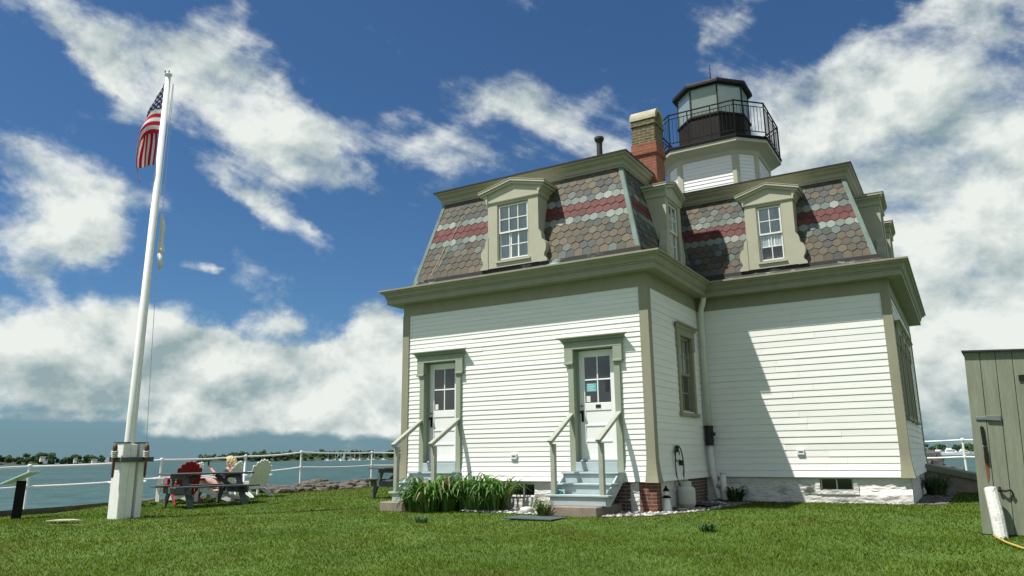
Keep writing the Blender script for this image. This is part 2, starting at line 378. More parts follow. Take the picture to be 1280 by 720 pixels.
# frieze, cornice, gutter
mb = MB(); sweep(mb, [(.026, ZF), (.026, ZE+.01), (-.05, ZE+.01), (-.05, ZF)]); mb.build('frieze', M['trim'], house)
mb = MB(); sweep(mb, [(.0, ZE), (.29, ZE), (.29, 3.825), (.31, 3.83), (.31, 3.85), (-.1, 3.85)])
cor = mb.build('cornice', M['trim'], house)
mb = MB(); sweep(mb, [(.30, 3.853), (.318, 3.87), (.327, 3.905), (.352, 3.94), (.395, 3.955), (.40, 3.985), (.432, 3.99), (.432, 4.022), (.41, 4.022), (.395, 3.995), (.1, 4.0), (.1, 3.853)])
mb.build('gutter', M['trim'], cor)
mb = MB(); sweep(mb, [(.40, 4.004), (.15, 4.06), (-.085, 4.185), (-.085, 4.262), (-.2, 4.262), (-.2, 4.0)]); mb.build('flashing', M['flash'], house)

# mansard faces
ZB, ZT, OB, OT = 4.245, 6.13, -.122, -.60
bot = offset(OUT, OB); top = offset(OUT, OT)
mb = MB(); b2 = offset(OUT, OB-.02); t2 = offset(OUT, OT-.02)
for i in range(6):
    k = (i+1) % 6; mb.add([b2[i]+(ZB-.03,), b2[k]+(ZB-.03,), t2[k]+(ZT+.05,), t2[i]+(ZT+.05,)], [(0,1,2,3)])
roof = mb.build('mansard_roof', M['underlay'], house)
BROWNS = [(.140,.106,.070),(.124,.096,.065),(.112,.090,.063),(.130,.102,.069),(.152,.117,.076),(.102,.084,.062)]
GREYS = [(.092,.086,.074),(.098,.094,.082),(.074,.072,.068),(.10,.10,.086),(.088,.09,.078)]
GREENS = [(.135,.155,.13),(.16,.175,.15),(.12,.135,.12)]
PALES = [(.27,.28,.235),(.23,.245,.205),(.31,.31,.26),(.20,.215,.18)]
REDS = [(.142,.044,.039),(.158,.050,.044),(.126,.041,.038),(.150,.052,.045)]
def clip(poly, a, b):
    """keep the part of the 2-d poly left of a->b"""
    r = []; nx, ny = -(b[1]-a[1]), b[0]-a[0]
    dd = [(p[0]-a[0])*nx+(p[1]-a[1])*ny for p in poly]
    for i in range(len(poly)):
        j = (i+1) % len(poly)
        if dd[i] >= 0: r.append(poly[i])
        if dd[i]*dd[j] < 0:
            t = dd[i]/(dd[i]-dd[j]); r.append((poly[i][0]+(poly[j][0]-poly[i][0])*t, poly[i][1]+(poly[j][1]-poly[i][1])*t))
    return r
ROWP, HW = .1515, .180
def slate_face(i, greyness=.25, seed=0):
    k = (i+1) % 6; rr = random.Random(seed)
    B0 = Vector(bot[i]+(ZB,)); B1 = Vector(bot[k]+(ZB,)); T0 = Vector(top[i]+(ZT,)); T1 = Vector(top[k]+(ZT,))
    ex = (B1-B0).normalized(); nrm = ex.cross(T0-B0).normalized(); ey = nrm.cross(ex)
    to2 = lambda p: ((p-B0).dot(ex), (p-B0).dot(ey))
    quad = [to2(p) for p in (B0, B1, T1, T0)]; H = quad[2][1]; L = quad[1][0]
    lo = min(q[0] for q in quad); hi = max(q[0] for q in quad)
    nrows = int(H/ROWP)+2; mb = MB(); bigclump = [rr.uniform(0, 6.28) for _ in range(6)]
    for r in range(nrows+1):
        yc = H-.02-r*ROWP; off = (r % 2)*HW/2
        for c in range(int((hi-lo)/HW)+3):
            xc = lo+off+(c-.5)*HW; q = ROWP*2/3.; g = .003
            hx = HW/2-g; hexa = [(xc, yc-q+g), (xc+hx, yc-q/2+g*.5), (xc+hx, yc+q/2), (xc, yc+q-g), (xc-hx, yc+q/2), (xc-hx, yc-q/2+g*.5)]
            if r == nrows-1 or yc < ROWP*.75:      # the starter course is square-cut at the eave
                hexa = [(xc-hx, -.01), (xc+hx, -.01), (xc+hx, yc+q/2), (xc, yc+q-g), (xc-hx, yc+q/2)]
                if yc < -.01: continue
            p = hexa
            for a in range(4):
                p = clip(p, quad[a], quad[(a+1) % 4])
                if len(p) < 3: break
            if len(p) < 3: continue
            f = rr.random(); w = .5+.5*math.sin(xc*1.3+bigclump[0])*math.sin(r*.9+bigclump[1])
            if r in (5, 6): col = rr.choice(REDS)
            elif r in (4, 7): col = rr.choice(PALES) if rr.random() < .86 else rr.choice(GREENS)
            elif r == 8 and rr.random() < .45: col = rr.choice(GREENS+GREYS)
            elif r == 3 and rr.random() < greyness+.25: col = rr.choice(GREENS+GREYS)
            elif f < greyness*(.4+1.3*w): col = rr.choice(GREYS+GREENS[:1])
            else: col = rr.choice(BROWNS)
            jj = rr.uniform(.85, 1.13); col = tuple(min(1, .84*q*x*jj*rr.uniform(.97, 1.03)) for x, q in zip(col, (1,1,1) if r in (5, 6) else (.92,1.0,1.03)))
            lift = rr.uniform(.0, .004); tp = []
            for (x, y) in p:
                d = .004+lift+.012*max(0, min(1, (yc+q-y)/(2*q))); tp.append(B0+ex*x+ey*y+nrm*d)
            bt = [B0+ex*x+ey*y-nrm*.004 for x, y in p]
            mb.loft([bt, tp], True, col)
    mb.build('slate_course', M['slate'], roof, attr='Col')
for i, g in ((0, .20), (1, .50), (2, .38), (3, .6), (5, .4), (4, .4)): slate_face(i, g, 11+i)
# copper hips and the valley
for i in range(6):
    p = Vector(bot[i]+(ZB-.03,)); q = Vector(top[i]+(ZT,)); mb = MB(); convex = i != 2
    for k, sgn in (((i-1) % 6, -1), ((i+1) % 6, 1)):
        d = (Vector(OUT[k])-Vector(OUT[i])).normalized(); d3 = Vector((d.x, d.y, 0)); out = Vector((d.y, -d.x, 0))*sgn
        up = (q-p).normalized(); nn = (d3.cross(up)*(-1)).normalized()
        if nn.dot(out) < 0: nn = -nn
        w = .072 if convex else .06; o1 = nn*(.024 if convex else .02); o2 = nn*.002
        poly = [p+o1-d3*(.012 if convex else 0), p+o1+d3*w, q+o1+d3*w*.9, q+o1-d3*(.012 if convex else 0)]
        mb.prism(poly, o2-o1)
    mb.build('hip_flashing' if convex else 'valley_flashing', M['verdigris'], roof)

# pale droppings that have run down the slates at the left end
B0 = Vector(bot[0]+(ZB,)); T0 = Vector(top[0]+(ZT,)); uu = (T0-B0).normalized(); ex = Vector((1,0,0)); nn = ex.cross(uu).normalized(); mb = MB(); rr = random.Random(3)
for x0, a, b, w in ((.52,.80,1.55,.0055), (.455,.10,.85,.006), (.56,.3,.9,.004)):
    n = 9; L_ = []; R_ = []
    for k in range(n+1):
        t = a+(b-a)*k/n; ww = w*rr.uniform(.4,1.3); xx = x0+(t-.2)*.14+rr.uniform(-.006,.006); p = B0+ex*xx+uu*t+nn*.0235; L_.append(p-ex*ww); R_.append(p+ex*ww)
    mb.prism(L_+R_[::-1], nn*.0015)
mb.build('pale_stain', M['stucco'], roof)

# upper cornice and flat roof
mb = MB(); sweep(mb, [(-.585, 6.09), (-.552, 6.09), (-.552, 6.125), (-.535, 6.135), (-.535, 6.205), (-.518, 6.225), (-.49, 6.25), (-.47, 6.30), (-.435, 6.32), (-.42, 6.352), (-.7, 6.352)]); uc = mb.build('upper_cornice', M['trim'], house)
mb = MB(); sweep(mb, [(-.408, 6.355), (-.404, 6.385), (-.55, 6.40), (-.55, 6.355)]); mb.build('roof_edge', M['capmetal'], uc)
mb = MB(); ro = offset(OUT, -.5); mb.add([(x, y, 6.39) for x, y in ro], [tuple(range(6))]); mb.build('flat_roof', M['roofflat'], house)

# ------------------------------------------------------------------ windows and doors
def sash_window(F, s0, s1, z0, z1, o, cols, rows, parent, mt='muntin', frame='trim', fr=.035, curtain=.08, low_back=.025, name='sash', cur=True, gap=0):
    """double-hung: two sashes, panes and a curtain; o = outward position of the upper sash face"""
    zm = (z0+z1)/2
    for lo, hi, dep in ((zm-.02, z1, 0), (z0, zm+.02, low_back)):
        mb = MB(); f = o-dep
        for a, b, c, d in ((s0, s1, lo, lo+fr*1.15), (s0, s1, hi-fr, hi), (s0, s0+fr, lo+fr*1.15, hi-fr), (s1-fr, s1, lo+fr*1.15, hi-fr)): fbox(mb, F, a, f-.03, c, b, f, d)
        for k in range(1, cols):
            x = s0+fr+(s1-s0-2*fr)*k/cols; fbox(mb, F, x-.009, f-.024, lo+fr*1.15, x+.009, f-.004, hi-fr)
        for k in range(1, rows):
            z = lo+fr+(hi-lo-2*fr)*k/rows; fbox(mb, F, s0+fr, f-.022, z-.009, s1-fr, f-.006, z+.009)
        mb.build(name, M[mt], parent)
        mb = MB(); mb.add([F(s0+.01, f-.016, lo+.01), F(s1-.01, f-.016, lo+.01), F(s1-.01, f-.016, hi-.01), F(s0+.01, f-.016, hi-.01)], [(0,1,2,3)]); mb.build('pane', M['glass'], parent)
    mb = MB()
    if cur:
        n = 48; v = []
        for i in range(n+1):
            s = s0+(s1-s0)*i/n; w = .004*math.sin(i*1.1)+.003*math.sin(i*.45)
            v += [F(s, o-curtain*.6+w, z0 if not gap else z0+gap), F(s, o-curtain*.6+w*.6, z1)]
        mb.add(v, [(2*i, 2*i+2, 2*i+3, 2*i+1) for i in range(n)]); mb.build('curtain', M['curtain'], parent)
    mb = MB(); mb.add([F(s0-.03, o-curtain-.05, z0-.03), F(s1+.03, o-curtain-.05, z0-.03), F(s1+.03, o-curtain-.05, z1+.03), F(s0-.03, o-curtain-.05, z1+.03)], [(0,1,2,3)]); mb.build('room_darkness', M['dark'], parent)

def hood(mb, F, s0, s1, z, proj=.12):
    """moulded cornice over an opening: top at z"""
    pr = [(0, z-.13), (.045, z-.13), (.05, z-.10), (.07, z-.085), (.085, z-.05), (proj-.01, z-.035), (proj, z-.03), (proj, z-.005), (proj-.02, z), (0, z+.01)]
    loops = []
    for s, sg in ((s0, -1), (s1, 1)):
        loops.append([F(s+sg*(o-proj), o, zz) for o, zz in pr])
    mb.loft(loops)

# doors
for di, c in enumerate(DOORS):
    # surround
    mb = MB(); cs = sx(c); t = .055
    for a, b in ((cs-.525, cs-.405), (cs+.405, cs+.525)): fbox(mb, FW, a, -.14, .18, b, t, 2.14)           # pilasters
    for a, b in ((cs-.585, cs-.405), (cs+.405, cs+.585)):
        fbox(mb, FW, a, -.14, 2.14, b, t+.02, 2.405); fbox(mb, FW, a-.008, .0, 2.125, b+.0, t+.034, 2.165)
    fbox(mb, FW, cs-.585, -.14, 2.405, cs+.585, t+.02, 2.53)
    hood(mb, FW, cs-.73, cs+.73, 2.645, .15)
    fbox(mb, FW, cs-.60, 0, 2.505, cs+.60, t+.034, 2.53)
    surround = mb.build('door_surround', M['casing'], house, bevel=.006)
    # leaf
    l0, l1, z0, z1, y = cs-.375, cs+.375, .385, 2.39, -.115
    mb = MB(); g0, g1, gz0, gz1 = cs-.26, cs+.26, 1.41, 2.265
    for a, b, p, q in ((l0, g0, z0, z1), (g1, l1, z0, z1), (g0, g1, gz1, z1), (g0, g1, 1.27, gz0), (g0, g1, .985, 1.02), (g0, g1, .70, .735), (g0, g1, z0, .46)): fbox(mb, FW, a, y-.04, p, b, y, q)
    fbox(mb, FW, g0, y-.03, .46, g1, y-.012, 1.27)
    x = (g0+g1)/2; fbox(mb, FW, x-.013, y-.03, gz0, x+.013, y-.003, gz1); z = (gz0+gz1)/2; fbox(mb, FW, g0, y-.028, z-.013, x-.013, y-.004, z+.013); fbox(mb, FW, x+.013, y-.028, z-.013, g1, y-.004, z+.013)
    door = mb.build('door', M['door'], house, bevel=.004)
    mb = MB(); fbox(mb, FW, g0-.005, y-.022, gz0-.005, g1+.005, y-.018, gz1+.005); mb.build('pane', M['winddark'], door)
    mb = MB()
    for p, q in ((l0-.03, l0), (l1, l1+.03)): fbox(mb, FW, p, -.15, .375, q, -.075, 2.4)
    mb.build('door_jamb', M['casing'], surround)
    mb = MB(); fbox(mb, FW, l0+.03, y, 1.07, l0+.075, y+.012, 1.28); mb.tube([FW(l0+.055, y+.01, 1.25), FW(l0+.055, y+.055, 1.25)], .013, 8); mb.lathe([(.0, -.03), (.024, -.018), (.03, 0), (.024, .018), (.0, .03)], FW(l0+.055, y+.065, 1.25), 10)
    mb.build('door_lock', M['black'], door)
    mb = MB(); mb.lathe([(.0, -.02), (.026, -.012), (.03, .0), (.02, .012)], FW(l0+.05, y+.018, 1.36), 10); mb.build('deadbolt', M['steel'], door)
    mb = MB(); fbox(mb, FW, g0+.02, y-.014, gz0+.02, g0+.10, y-.010, gz0+.13); mb.build('paper_card', M['card'], door)
    if di == 1:
        door['label'] = 'white door with a teal notice card behind its lower pane'
        mb = MB(); fbox(mb, FW, g0+.03, y-.0145, gz0+.21, g0+.23, y-.0105, gz0+.36); mb.build('notice_card', M['notice'], door)
        mb = MB()
        for k in range(4): fbox(mb, FW, g0+.05, y-.0100, gz0+.335-k*.034, g0+(.20 if k % 2 else .17), y-.0092, gz0+.345-k*.034)
        mb.build('notice_lines', M['card'], door)
        mb = MB(); fbox(mb, FW, x-.05, y-.001, 1.315, x+.05, y+.008, 1.375); mb.build('plaque', M['rubber'], door)
        mb = MB(); fbox(mb, FW, x+.15, y-.0145, gz0+.2, x+.22, y-.0105, gz0+.4); mb.build('dark_card', M['rubber'], door)
    mb = MB(); fbox(mb, FW, cs-.405, -.2, .345, cs+.405, -.02, .383); mb.build('threshold', M['step'], house, bevel=.006)

# side window of the wing + windows of the main block's right wall
def wall_window(F, s0, s1, z0, z1, cols=2, rows=2):
    mb = MB(); t = .045
    for a, b in ((s0-.11, s0), (s1, s1+.11)):
        fbox(mb, F, a, -.12, z0-.02, b, t, z1); fbox(mb, F, a-.03, 0, z1-.26, b+.03, t+.018, z1)
    fbox(mb, F, s0-.14, -.12, z1, s1+.14, t+.018, z1+.12); hood(mb, F, s0-.27, s1+.27, z1+.235, .13)
    fbox(mb, F, s0-.16, -.1, z0-.09, s1+.16, t+.035, z0-.02)
    w = mb.build('window', M['trim'], house, bevel=.005)
    sash_window(F, s0+.02, s1-.02, z0+.0, z1-.005, -.03, cols, rows, w, mt='trim', fr=.045, gap=.72)
wall_window(FS, *SWIN)
for q in EWIN: wall_window(FE, *q)

# small vents
for F, s, z in ((FW, sx(-2.815), .455), (FM, 1.865, .475)):
    mb = MB(); fbox(mb, F, s-.07, .005, z-.055, s+.07, .05, z+.055); o = mb.build('wall_vent', M['white'], house, bevel=.008)
    mb = MB(); fbox(mb, F, s-.035, .049, z-.01, s+.045, .054, z+.02); mb.build('vent_slot', M['steel'], o)

# ------------------------------------------------------------------ dormers
def dormer(F, c, hb, hw, hp, zpk, cols, scroll_w=.17, seed=0, gap=0):
    zb, zt, of = 4.262, 5.70, -.045; wz0, wz1 = 4.40, 5.615
    mb = MB(); back = -.80
    fbox(mb, F, c-hb, back, zb, c-hw, of, zt); fbox(mb, F, c+hw, back, zb, c+hb, of, zt)      # cheeks + stiles
    fbox(mb, F, c-hw, back, wz1, c+hw, of, zt); fbox(mb, F, c-hw, back, zb, c+hw, of, wz0)
    fbox(mb, F, c-hw-.035, of, wz0-.045, c+hw+.035, of+.03, wz0-.012)
    d = mb.build('dormer', M['dtrim'], house)
    # pediment: gabled roof with a moulded eave
    ze = zpk-.19; o0, o1 = -.95, of+.085; m = MB()
    gab = [(c-hb-.0, zt-.02), (c+hb, zt-.02), (c+hb, ze-.04), (c, zpk-.05), (c-hb, ze-.04)]
    m.prism([F(s, of+.008, z) for s, z in gab], Vector(F(0, -.9, 0))-Vector(F(0, of+.008, 0)))
    for sg in (-1, 1):
        e0 = c+sg*hp; rk = [(e0, ze-.045), (c, zpk-.045), (c, zpk), (e0, ze)]
        m.prism([F(s, o1, z) for s, z in rk], Vector(F(0, o0, 0))-Vector(F(0, o1, 0)))
        rk2 = [(e0-sg*.035, ze-.095), (c, zpk-.10), (c, zpk-.046), (e0-sg*.035, ze-.046)]
        m.prism([F(s, o1-.03, z) for s, z in rk2], Vector(F(0, o0, 0))-Vector(F(0, o1-.03, 0)))
        s_ = sorted((c+sg*(hb-.002), e0-sg*.05)); 
        pr = [(c+sg*(hb-.001), zt-.03), (c+sg*(hb+.025), zt-.03), (c+sg*(hb+.035), zt+.05), (e0-sg*.04, ze-.055), (c+sg*(hb-.001), ze-.02)]
        m.prism([F(s, of+.03, z) for s, z in pr], Vector(F(0, o0, 0))-Vector(F(0, of+.03, 0)))
    # bed mould along the front
    m.prism([F(c-hb, o, z) for o, z in ((of, zt-.035), (of+.022, zt-.035), (of+.03, zt-.01), (of, zt+.0))], Vector(F(c+hb, 0, 0))-Vector(F(c-hb, 0, 0)))
    m.build('pediment', M['dtrim'], d)
    m = MB()
    for sg in (-1, 1):
        e0 = c+sg*(hp+.008); rk = [(e0, ze+.002), (c, zpk+.002), (c, zpk+.014), (e0, ze+.014)]
        m.prism([F(s, o1+.008, z) for s, z in rk], Vector(F(0, o0, 0))-Vector(F(0, o1+.008, 0)))
    m.build('pediment_cap', M['dtrim'], d)
    # scroll brackets
    for sg in (-1, 1):
        k_ = scroll_w/.17; ctl = [(0, zb-.012), (.19, zb-.012), (.185, 4.30), (.15, 4.335), (.128, 4.36), (.122, 4.395), (.135, 4.43), (.158, 4.47), (.172, 4.53), (.172, 4.59), (.158, 4.65), (.128, 4.695), (.09, 4.715), (.078, 4.74), (.074, 4.79), (.064, 4.85), (.04, 4.90), (.012, 4.93), (0, 4.94)]
        pts = [(x*k_, z) for x, z in ctl]
        poly = [F(c+sg*(hb-.004+a), of+.012, z) for a, z in pts]
        m = MB(); m.prism(poly, Vector(F(0, -.16, 0))-Vector(F(0, 0, 0))); m.build('scroll_bracket', M['dtrim'], d)
    # window
    m = MB(); o = of-.012
    for a, b, p, q in ((c-hw, c-hw+.022, wz0, wz1), (c+hw-.022, c+hw, wz0, wz1), (c-hw+.022, c+hw-.022, wz1-.02, wz1), (c-hw+.022, c+hw-.022, wz0, wz0+.02)): fbox(m, F, a, o-.09, p, b, o, q)
    m.build('window_frame', M['trim'], d)
    sash_window(F, c-hw+.024, c+hw-.024, wz0+.022, wz1-.022, o-.018, cols, 2, d, fr=.03, curtain=.075, gap=gap)
dormer(FW, sx(-2.825), .605, .375, .80, 6.12, 3, .17)
dormer(FM, 1.655, .50, .26, .665, 6.10, 2, .17, gap=.30)
dormer(FS, 2.02, .47, .30, .62, 6.10, 2, .12)
dormer(FE, 1.95, .47, .27, .62, 6.10, 2, .12); dormer(FE, 4.35, .47, .27, .62, 6.10, 2, .12)
dormer(FL, 4.5, .5, .3, .66, 6.10, 2, .14)

# ------------------------------------------------------------------ chimney and vent pipe
cx0, cx1, cy0, cy1 = -.88, -.34, 2.0, 2.53
mb = MB(); mb.box(cx0, cy0, 6.1, cx1, cy1, 6.93); ch = mb.build('chimney', M['chimred'], house, bevel=.006)
mb = MB(); mb.box(cx0-.035, cy0-.035, 6.87, cx1+.035, cy1+.035, 7.0); mb.box(cx0-.02, cy0-.02, 7.0, cx1+.02, cy1+.02, 7.14); mb.build('chimney_band', M['chimred'], ch, bevel=.006)
mb = MB(); mb.box(cx0+.003, cy0+.003, 7.14, cx1-.003, cy1-.003, 7.55); mb.box(cx0-.02, cy0-.02, 7.55, cx1+.02, cy1+.02, 7.63); mb.box(cx0+.0, cy0+.0, 7.63, cx1-.0, cy1-.0, 7.70); mb.build('chimney_stack', M['chimold'], ch, bevel=.008)
mb = MB(); R0, R1 = .285, .20; cyc = (cy0+cy1)/2; loops = []
outer = [(cyc-R0*math.cos(PI*k/14), 7.70+R0*math.sin(PI*k/14)) for k in range(15)]
inner = [(cyc-R1*math.cos(PI*k/14), 7.701+R1*math.sin(PI*k/14)) for k in range(15)]
ring = outer+inner[::-1]
mb.loft([[(x, y, z) for y, z in ring] for x in (cx0-.03, cx1+.03)], False)
for x in (cx0-.03, cx1+.03):
    v = [(x, y, z) for y, z in ring]; mb.add(v, [(k, k+1, 28-k, 29-k) for k in range(14)])
mb.build('chimney_arch', M['stucco'], ch)
mb = MB(); mb.box(cx0+.1, cyc-.19, 7.69, cx1-.1, cyc+.19, 7.71); mb.build('flue', M['dark'], ch)
mb = MB(); mb.lathe([(.062, 0), (.062, .66), (.075, .70), (.105, .75), (.105, .80), (.08, .80), (.06, .76)], (-1.36, 1.3, 6.38), 14); mb.build('vent_pipe', M['capmetal'], house)

# ------------------------------------------------------------------ light tower
TC = Vector((-.125, 6.38))
def cham(h, f, c=TC):
    """square of half-width h whose flat sides have half-length f (chamfered corners), CCW from front-left"""
    return [(c.x-f, c.y-h), (c.x+f, c.y-h), (c.x+h, c.y-f), (c.x+h, c.y+f), (c.x+f, c.y+h), (c.x-f, c.y+h), (c.x-h, c.y+f), (c.x-h, c.y-f)]
TO = cham(1.15, .72)
mb = MB(); mb.loft([[(x, y, z) for x, y in offset(TO, -.03)] for z in (6.2, 8.0)]); tower = mb.build('light_tower', M['siding'], house)
mb = MB()
for i in range(8):
    F = Frame(TO[i], TO[(i+1) % 8]); n = 16; z0, z1 = 6.3, 7.79; h = (z1-z0)/n
    for k in range(n):
        a = z0+k*h; b = a+h; v = [F(0, .014, a), F(F.len, .014, a), F(F.len, .003, b), F(0, .003, b), F(0, -.04, a), F(F.len, -.04, a)]
        mb.add(v, [(0,1,2,3),(0,4,5,1)])
mb.build('tower_clapboards', M['siding'], tower)
for i in range(8):
    F0 = Frame(TO[i-1], TO[i]); F1 = Frame(TO[i], TO[(i+1) % 8]); mb = MB(); w = .085; t = .03
    P = []
    mit = offset(TO, t)[i]; inn = offset(TO, -.01)[i]
    l = [F0(F0.len-w, -.01, 0)[:2], F0(F0.len-w, t, 0)[:2], mit, F1(w, t, 0)[:2], F1(w, -.01, 0)[:2], inn]
    mb.loft([[(x, y, z) for x, y in l] for z in (6.3, 7.795)]); mb.build('tower_corner_board', M['dtrim'], tower)
mb = MB(); sweep(mb, [(.035, 7.78), (.035, 7.87), (.06, 7.90), (.12, 7.935), (.20, 7.975), (.285, 8.0), (.30, 8.0), (.30, 8.085), (-.2, 8.085), (-.2, 7.78)], TO); mb.build('gallery_soffit', M['dtrim'], tower)
mb = MB(); sweep(mb, [(.30, 8.088), (.322, 8.088), (.328, 8.15), (.318, 8.165), (-.1, 8.175), (-.1, 8.088)], TO); mb.add([(x, y, 8.174) for x, y in offset(TO, -.08)], [tuple(range(8))]); mb.build('gallery_deck', M['black'], tower)
# railing
RO = offset(TO, .285); mb = MB()
for i in range(8):
    F = Frame(RO[i], RO[(i+1) % 8])
    for z, w in ((9.08, .028), (8.965, .016), (8.29, .018)): mb.bar(F(0, 0, z), F(F.len, 0, z), w)
    n = max(2, round(F.len/.098))
    for k in range(n):
        s = F.len*k/n
        if k == 0: mb.bar(F(0, 0, 8.165), F(0, 0, 9.1), .028, up=(F.d.x, F.d.y, 0))
        elif n > 10 and k in (n//3, 2*n//3): mb.bar(F(s, 0, 8.165), F(s, 0, 9.07), .024, up=(F.d.x, F.d.y, 0))
        else: mb.bar(F(s, 0, 8.29), F(s, 0, 8.965), .009, up=(F.d.x, F.d.y, 0))
mb.build('gallery_railing', M['black'], tower)
# lantern room
LC = Vector((-.165, 6.38)); ap = .88
def octo(a, c=LC): f = a*math.tan(PI/8); return cham(a, f, c)
mb = MB(); mb.loft([[(x, y, z) for x, y in octo(a)] for a, z in ((ap+.02, 8.17), (ap+.02, 8.27), (ap, 8.27), (ap, 9.08), (ap+.03, 9.09), (ap+.03, 9.14))]); mb.build('lantern_base', M['lanternblack'], tower)
LO = octo(ap)
mb = MB()
for i in range(8):
    F = Frame(LO[i], LO[(i+1) % 8]); mb.add([F(.02, -.02, 9.14), F(F.len-.02, -.02, 9.14), F(F.len-.02, -.02, 9.94), F(.02, -.02, 9.94)], [(0,1,2,3)])
mb.build('lantern_glass', M['lglass'], tower)
mb = MB()
for i in range(8):
    x, y = LO[i]; v = (Vector((x, y))-LC).normalized(); mb.bar((x-v.x*.02, y-v.y*.02, 9.13), (x-v.x*.02, y-v.y*.02, 9.96), .038, up=(v.x, v.y, 0))
mb.build('lantern_mullions', M['capmetal'], tower)
mb = MB(); mb.loft([[(x, y, z) for x, y in octo(a)] for a, z in ((ap-.03, 9.93), (ap+.08, 9.93), (ap+.11, 9.95), (ap+.11, 10.01), (ap+.10, 10.05), (.5, 10.25), (.12, 10.40), (.05, 10.47))]); mb.build('lantern_roof', M['roofcap'], tower)
mb = MB(); mb.loft([[(x, y, z) for x, y in octo(a)] for a, z in ((ap-.06, 9.90), (ap-.06, 9.925))]); mb.build('lantern_ceiling', M['door'], tower)
mb = MB(); mb.tube([(LC.x, LC.y, 10.4), (LC.x, LC.y, 10.98)], [.02, .008], 8); mb.build('lightning_rod', M['black'], tower)
mb = MB(); mb.lathe([(.1, 9.14), (.1, 9.3), (.13, 9.32), (.17, 9.42), (.18, 9.5), (.17, 9.58), (.13, 9.68), (.1, 9.70), (.06, 9.76)], (LC.x, LC.y, 0), 16); mb.build('beacon_lamp', M['steel'], tower)

# ------------------------------------------------------------------ steps
for di, c in enumerate(DOORS):
    x0, x1 = c-.545, c+.525; mb = MB()
    lev = [(.175, -.335), (-.01, -.60), (-.19, -.865)]
    prof = []
    for k, (z, yf) in enumerate(lev):
        zb = lev[k+1][0] if k < 2 else -.37
        mb.box(x0-.02-(.04 if k == 2 else 0), yf-.03, z-.035, x1+.02+(.03 if k == 2 else 0), yf+.30, z)          # tread
        mb.box(x0+.01, yf, zb, x1-.01, yf+.022, z-.0355)                                                         # riser
    mb.box(x0+.135, -.06, .178, x1-.115, -.03, .344)
    steps = mb.build('entry_steps', M['step'], house, bevel=.006)
    for x in (x0+.002, x1-.032):
        m = MB(); m.prism([(x, -.845, -.38), (x, -.845, -.225), (x, -.58, -.045), (x, -.31, .14), (x, -.03, .14), (x, -.03, -.02), (x, -.13, -.02), (x, -.70, -.38)], (.03, 0, 0)); m.build('stringer', M['step'], steps)
    for xs in (c-.515, c+.40):
        m = MB(); m.box(xs, -.86, -.19, xs+.085, -.775, .665); m.build('post', M['rail'], steps, bevel=.005)
        xm = xs+.042+(-.01 if xs < c else .03); m = MB()
        m.bar((xs+.042, -.95, .70), (xm, .0, 1.235), .09, .04); m.bar((xs+.042, -.93, .665), (xm, -.0, 1.19), .035, .06); m.build('handrail', M['rail'], steps, bevel=.006)
    m = MB(); m.box(c-.66, -1.08, -.8, c+.44, .0, -.37); m.build('concrete_pad', M['concrete'], house, bevel=.015)
    if di == 1:
        m = MB()
        for a in (.0, .022): m.bar((c-.46, -.74+a, -.13+a*2), (c-.39, -.70+a, -.15+a*2), .03, .02)
        m.box(c-.49, -.78, -.187, c-.36, -.69, -.15); b = m.build('boot_brush', M['teal'], None, bevel=.005)
        tag(b, 'small blue boot scraper on the lower step beside the left handrail post', 'boot scraper')

# ------------------------------------------------------------------ downspout
mb = MB(); px, py = .115, 2.99
mb.tube([(px+.11, py-.14, 3.72), (px+.11, py-.14, 3.69), (px+.08, py-.11, 3.60), (px+.01, py-.02, 3.49), (px, py, 3.42), (px, py, 1.0)], .06, 14)
ds = mb.build('downspout', M['whitepipe'], house, smooth=True)
mb = MB(); mb.tube([(px, py, 1.02), (px, py, .63)], .082, 14); mb.tube([(px, py, 1.03), (px, py, 1.0)], .095, 14); mb.tube([(px, py, .74), (px, py, .71)], .092, 14); mb.box(px+.06, py-.07, .82, px+.13, py-.01, .89); mb.build('coupling', M['rubber'], ds)
mb = MB(); mb.tube([(px, py, .64), (px+.03, py-.02, .12), (px+.05, py-.04, .0), (px+.10, py-.12, -.18), (px+.2, py-.28, -.42)], .06, 14); mb.tube([(px+.28, py-.2, .09), (px+.30, py-.30, -.44)], .062, 14); mb.tube([(px+.28, py-.2, .095), (px+.28, py-.2, .07)], .072, 14); mb.tube([(px+.13, py-.15, -.22), (px+.29, py-.24, -.05)], .05, 12); mb.build('drain_boot', M['whitepipe'], ds, smooth=True)

# cellar bulkhead on the right wall
mb = MB(); y0 = 8.0
mb.prism([(MX+.02, y0, -.7), (6.6, y0, -.7), (6.6, y0, -.55), (MX+.02, y0, .02)], (0, 1.5, 0)); bk = mb.build('cellar_bulkhead', M['concrete'], house)
mb = MB(); mb.prism([(MX+.02, y0-.05, .02), (6.6, y0-.05, -.62), (6.6, y0-.05, -.47), (MX+.02, y0-.05, .17)], (0, 1.6, 0)); mb.build('bulkhead_cover', M['shed'], bk, bevel=.01)
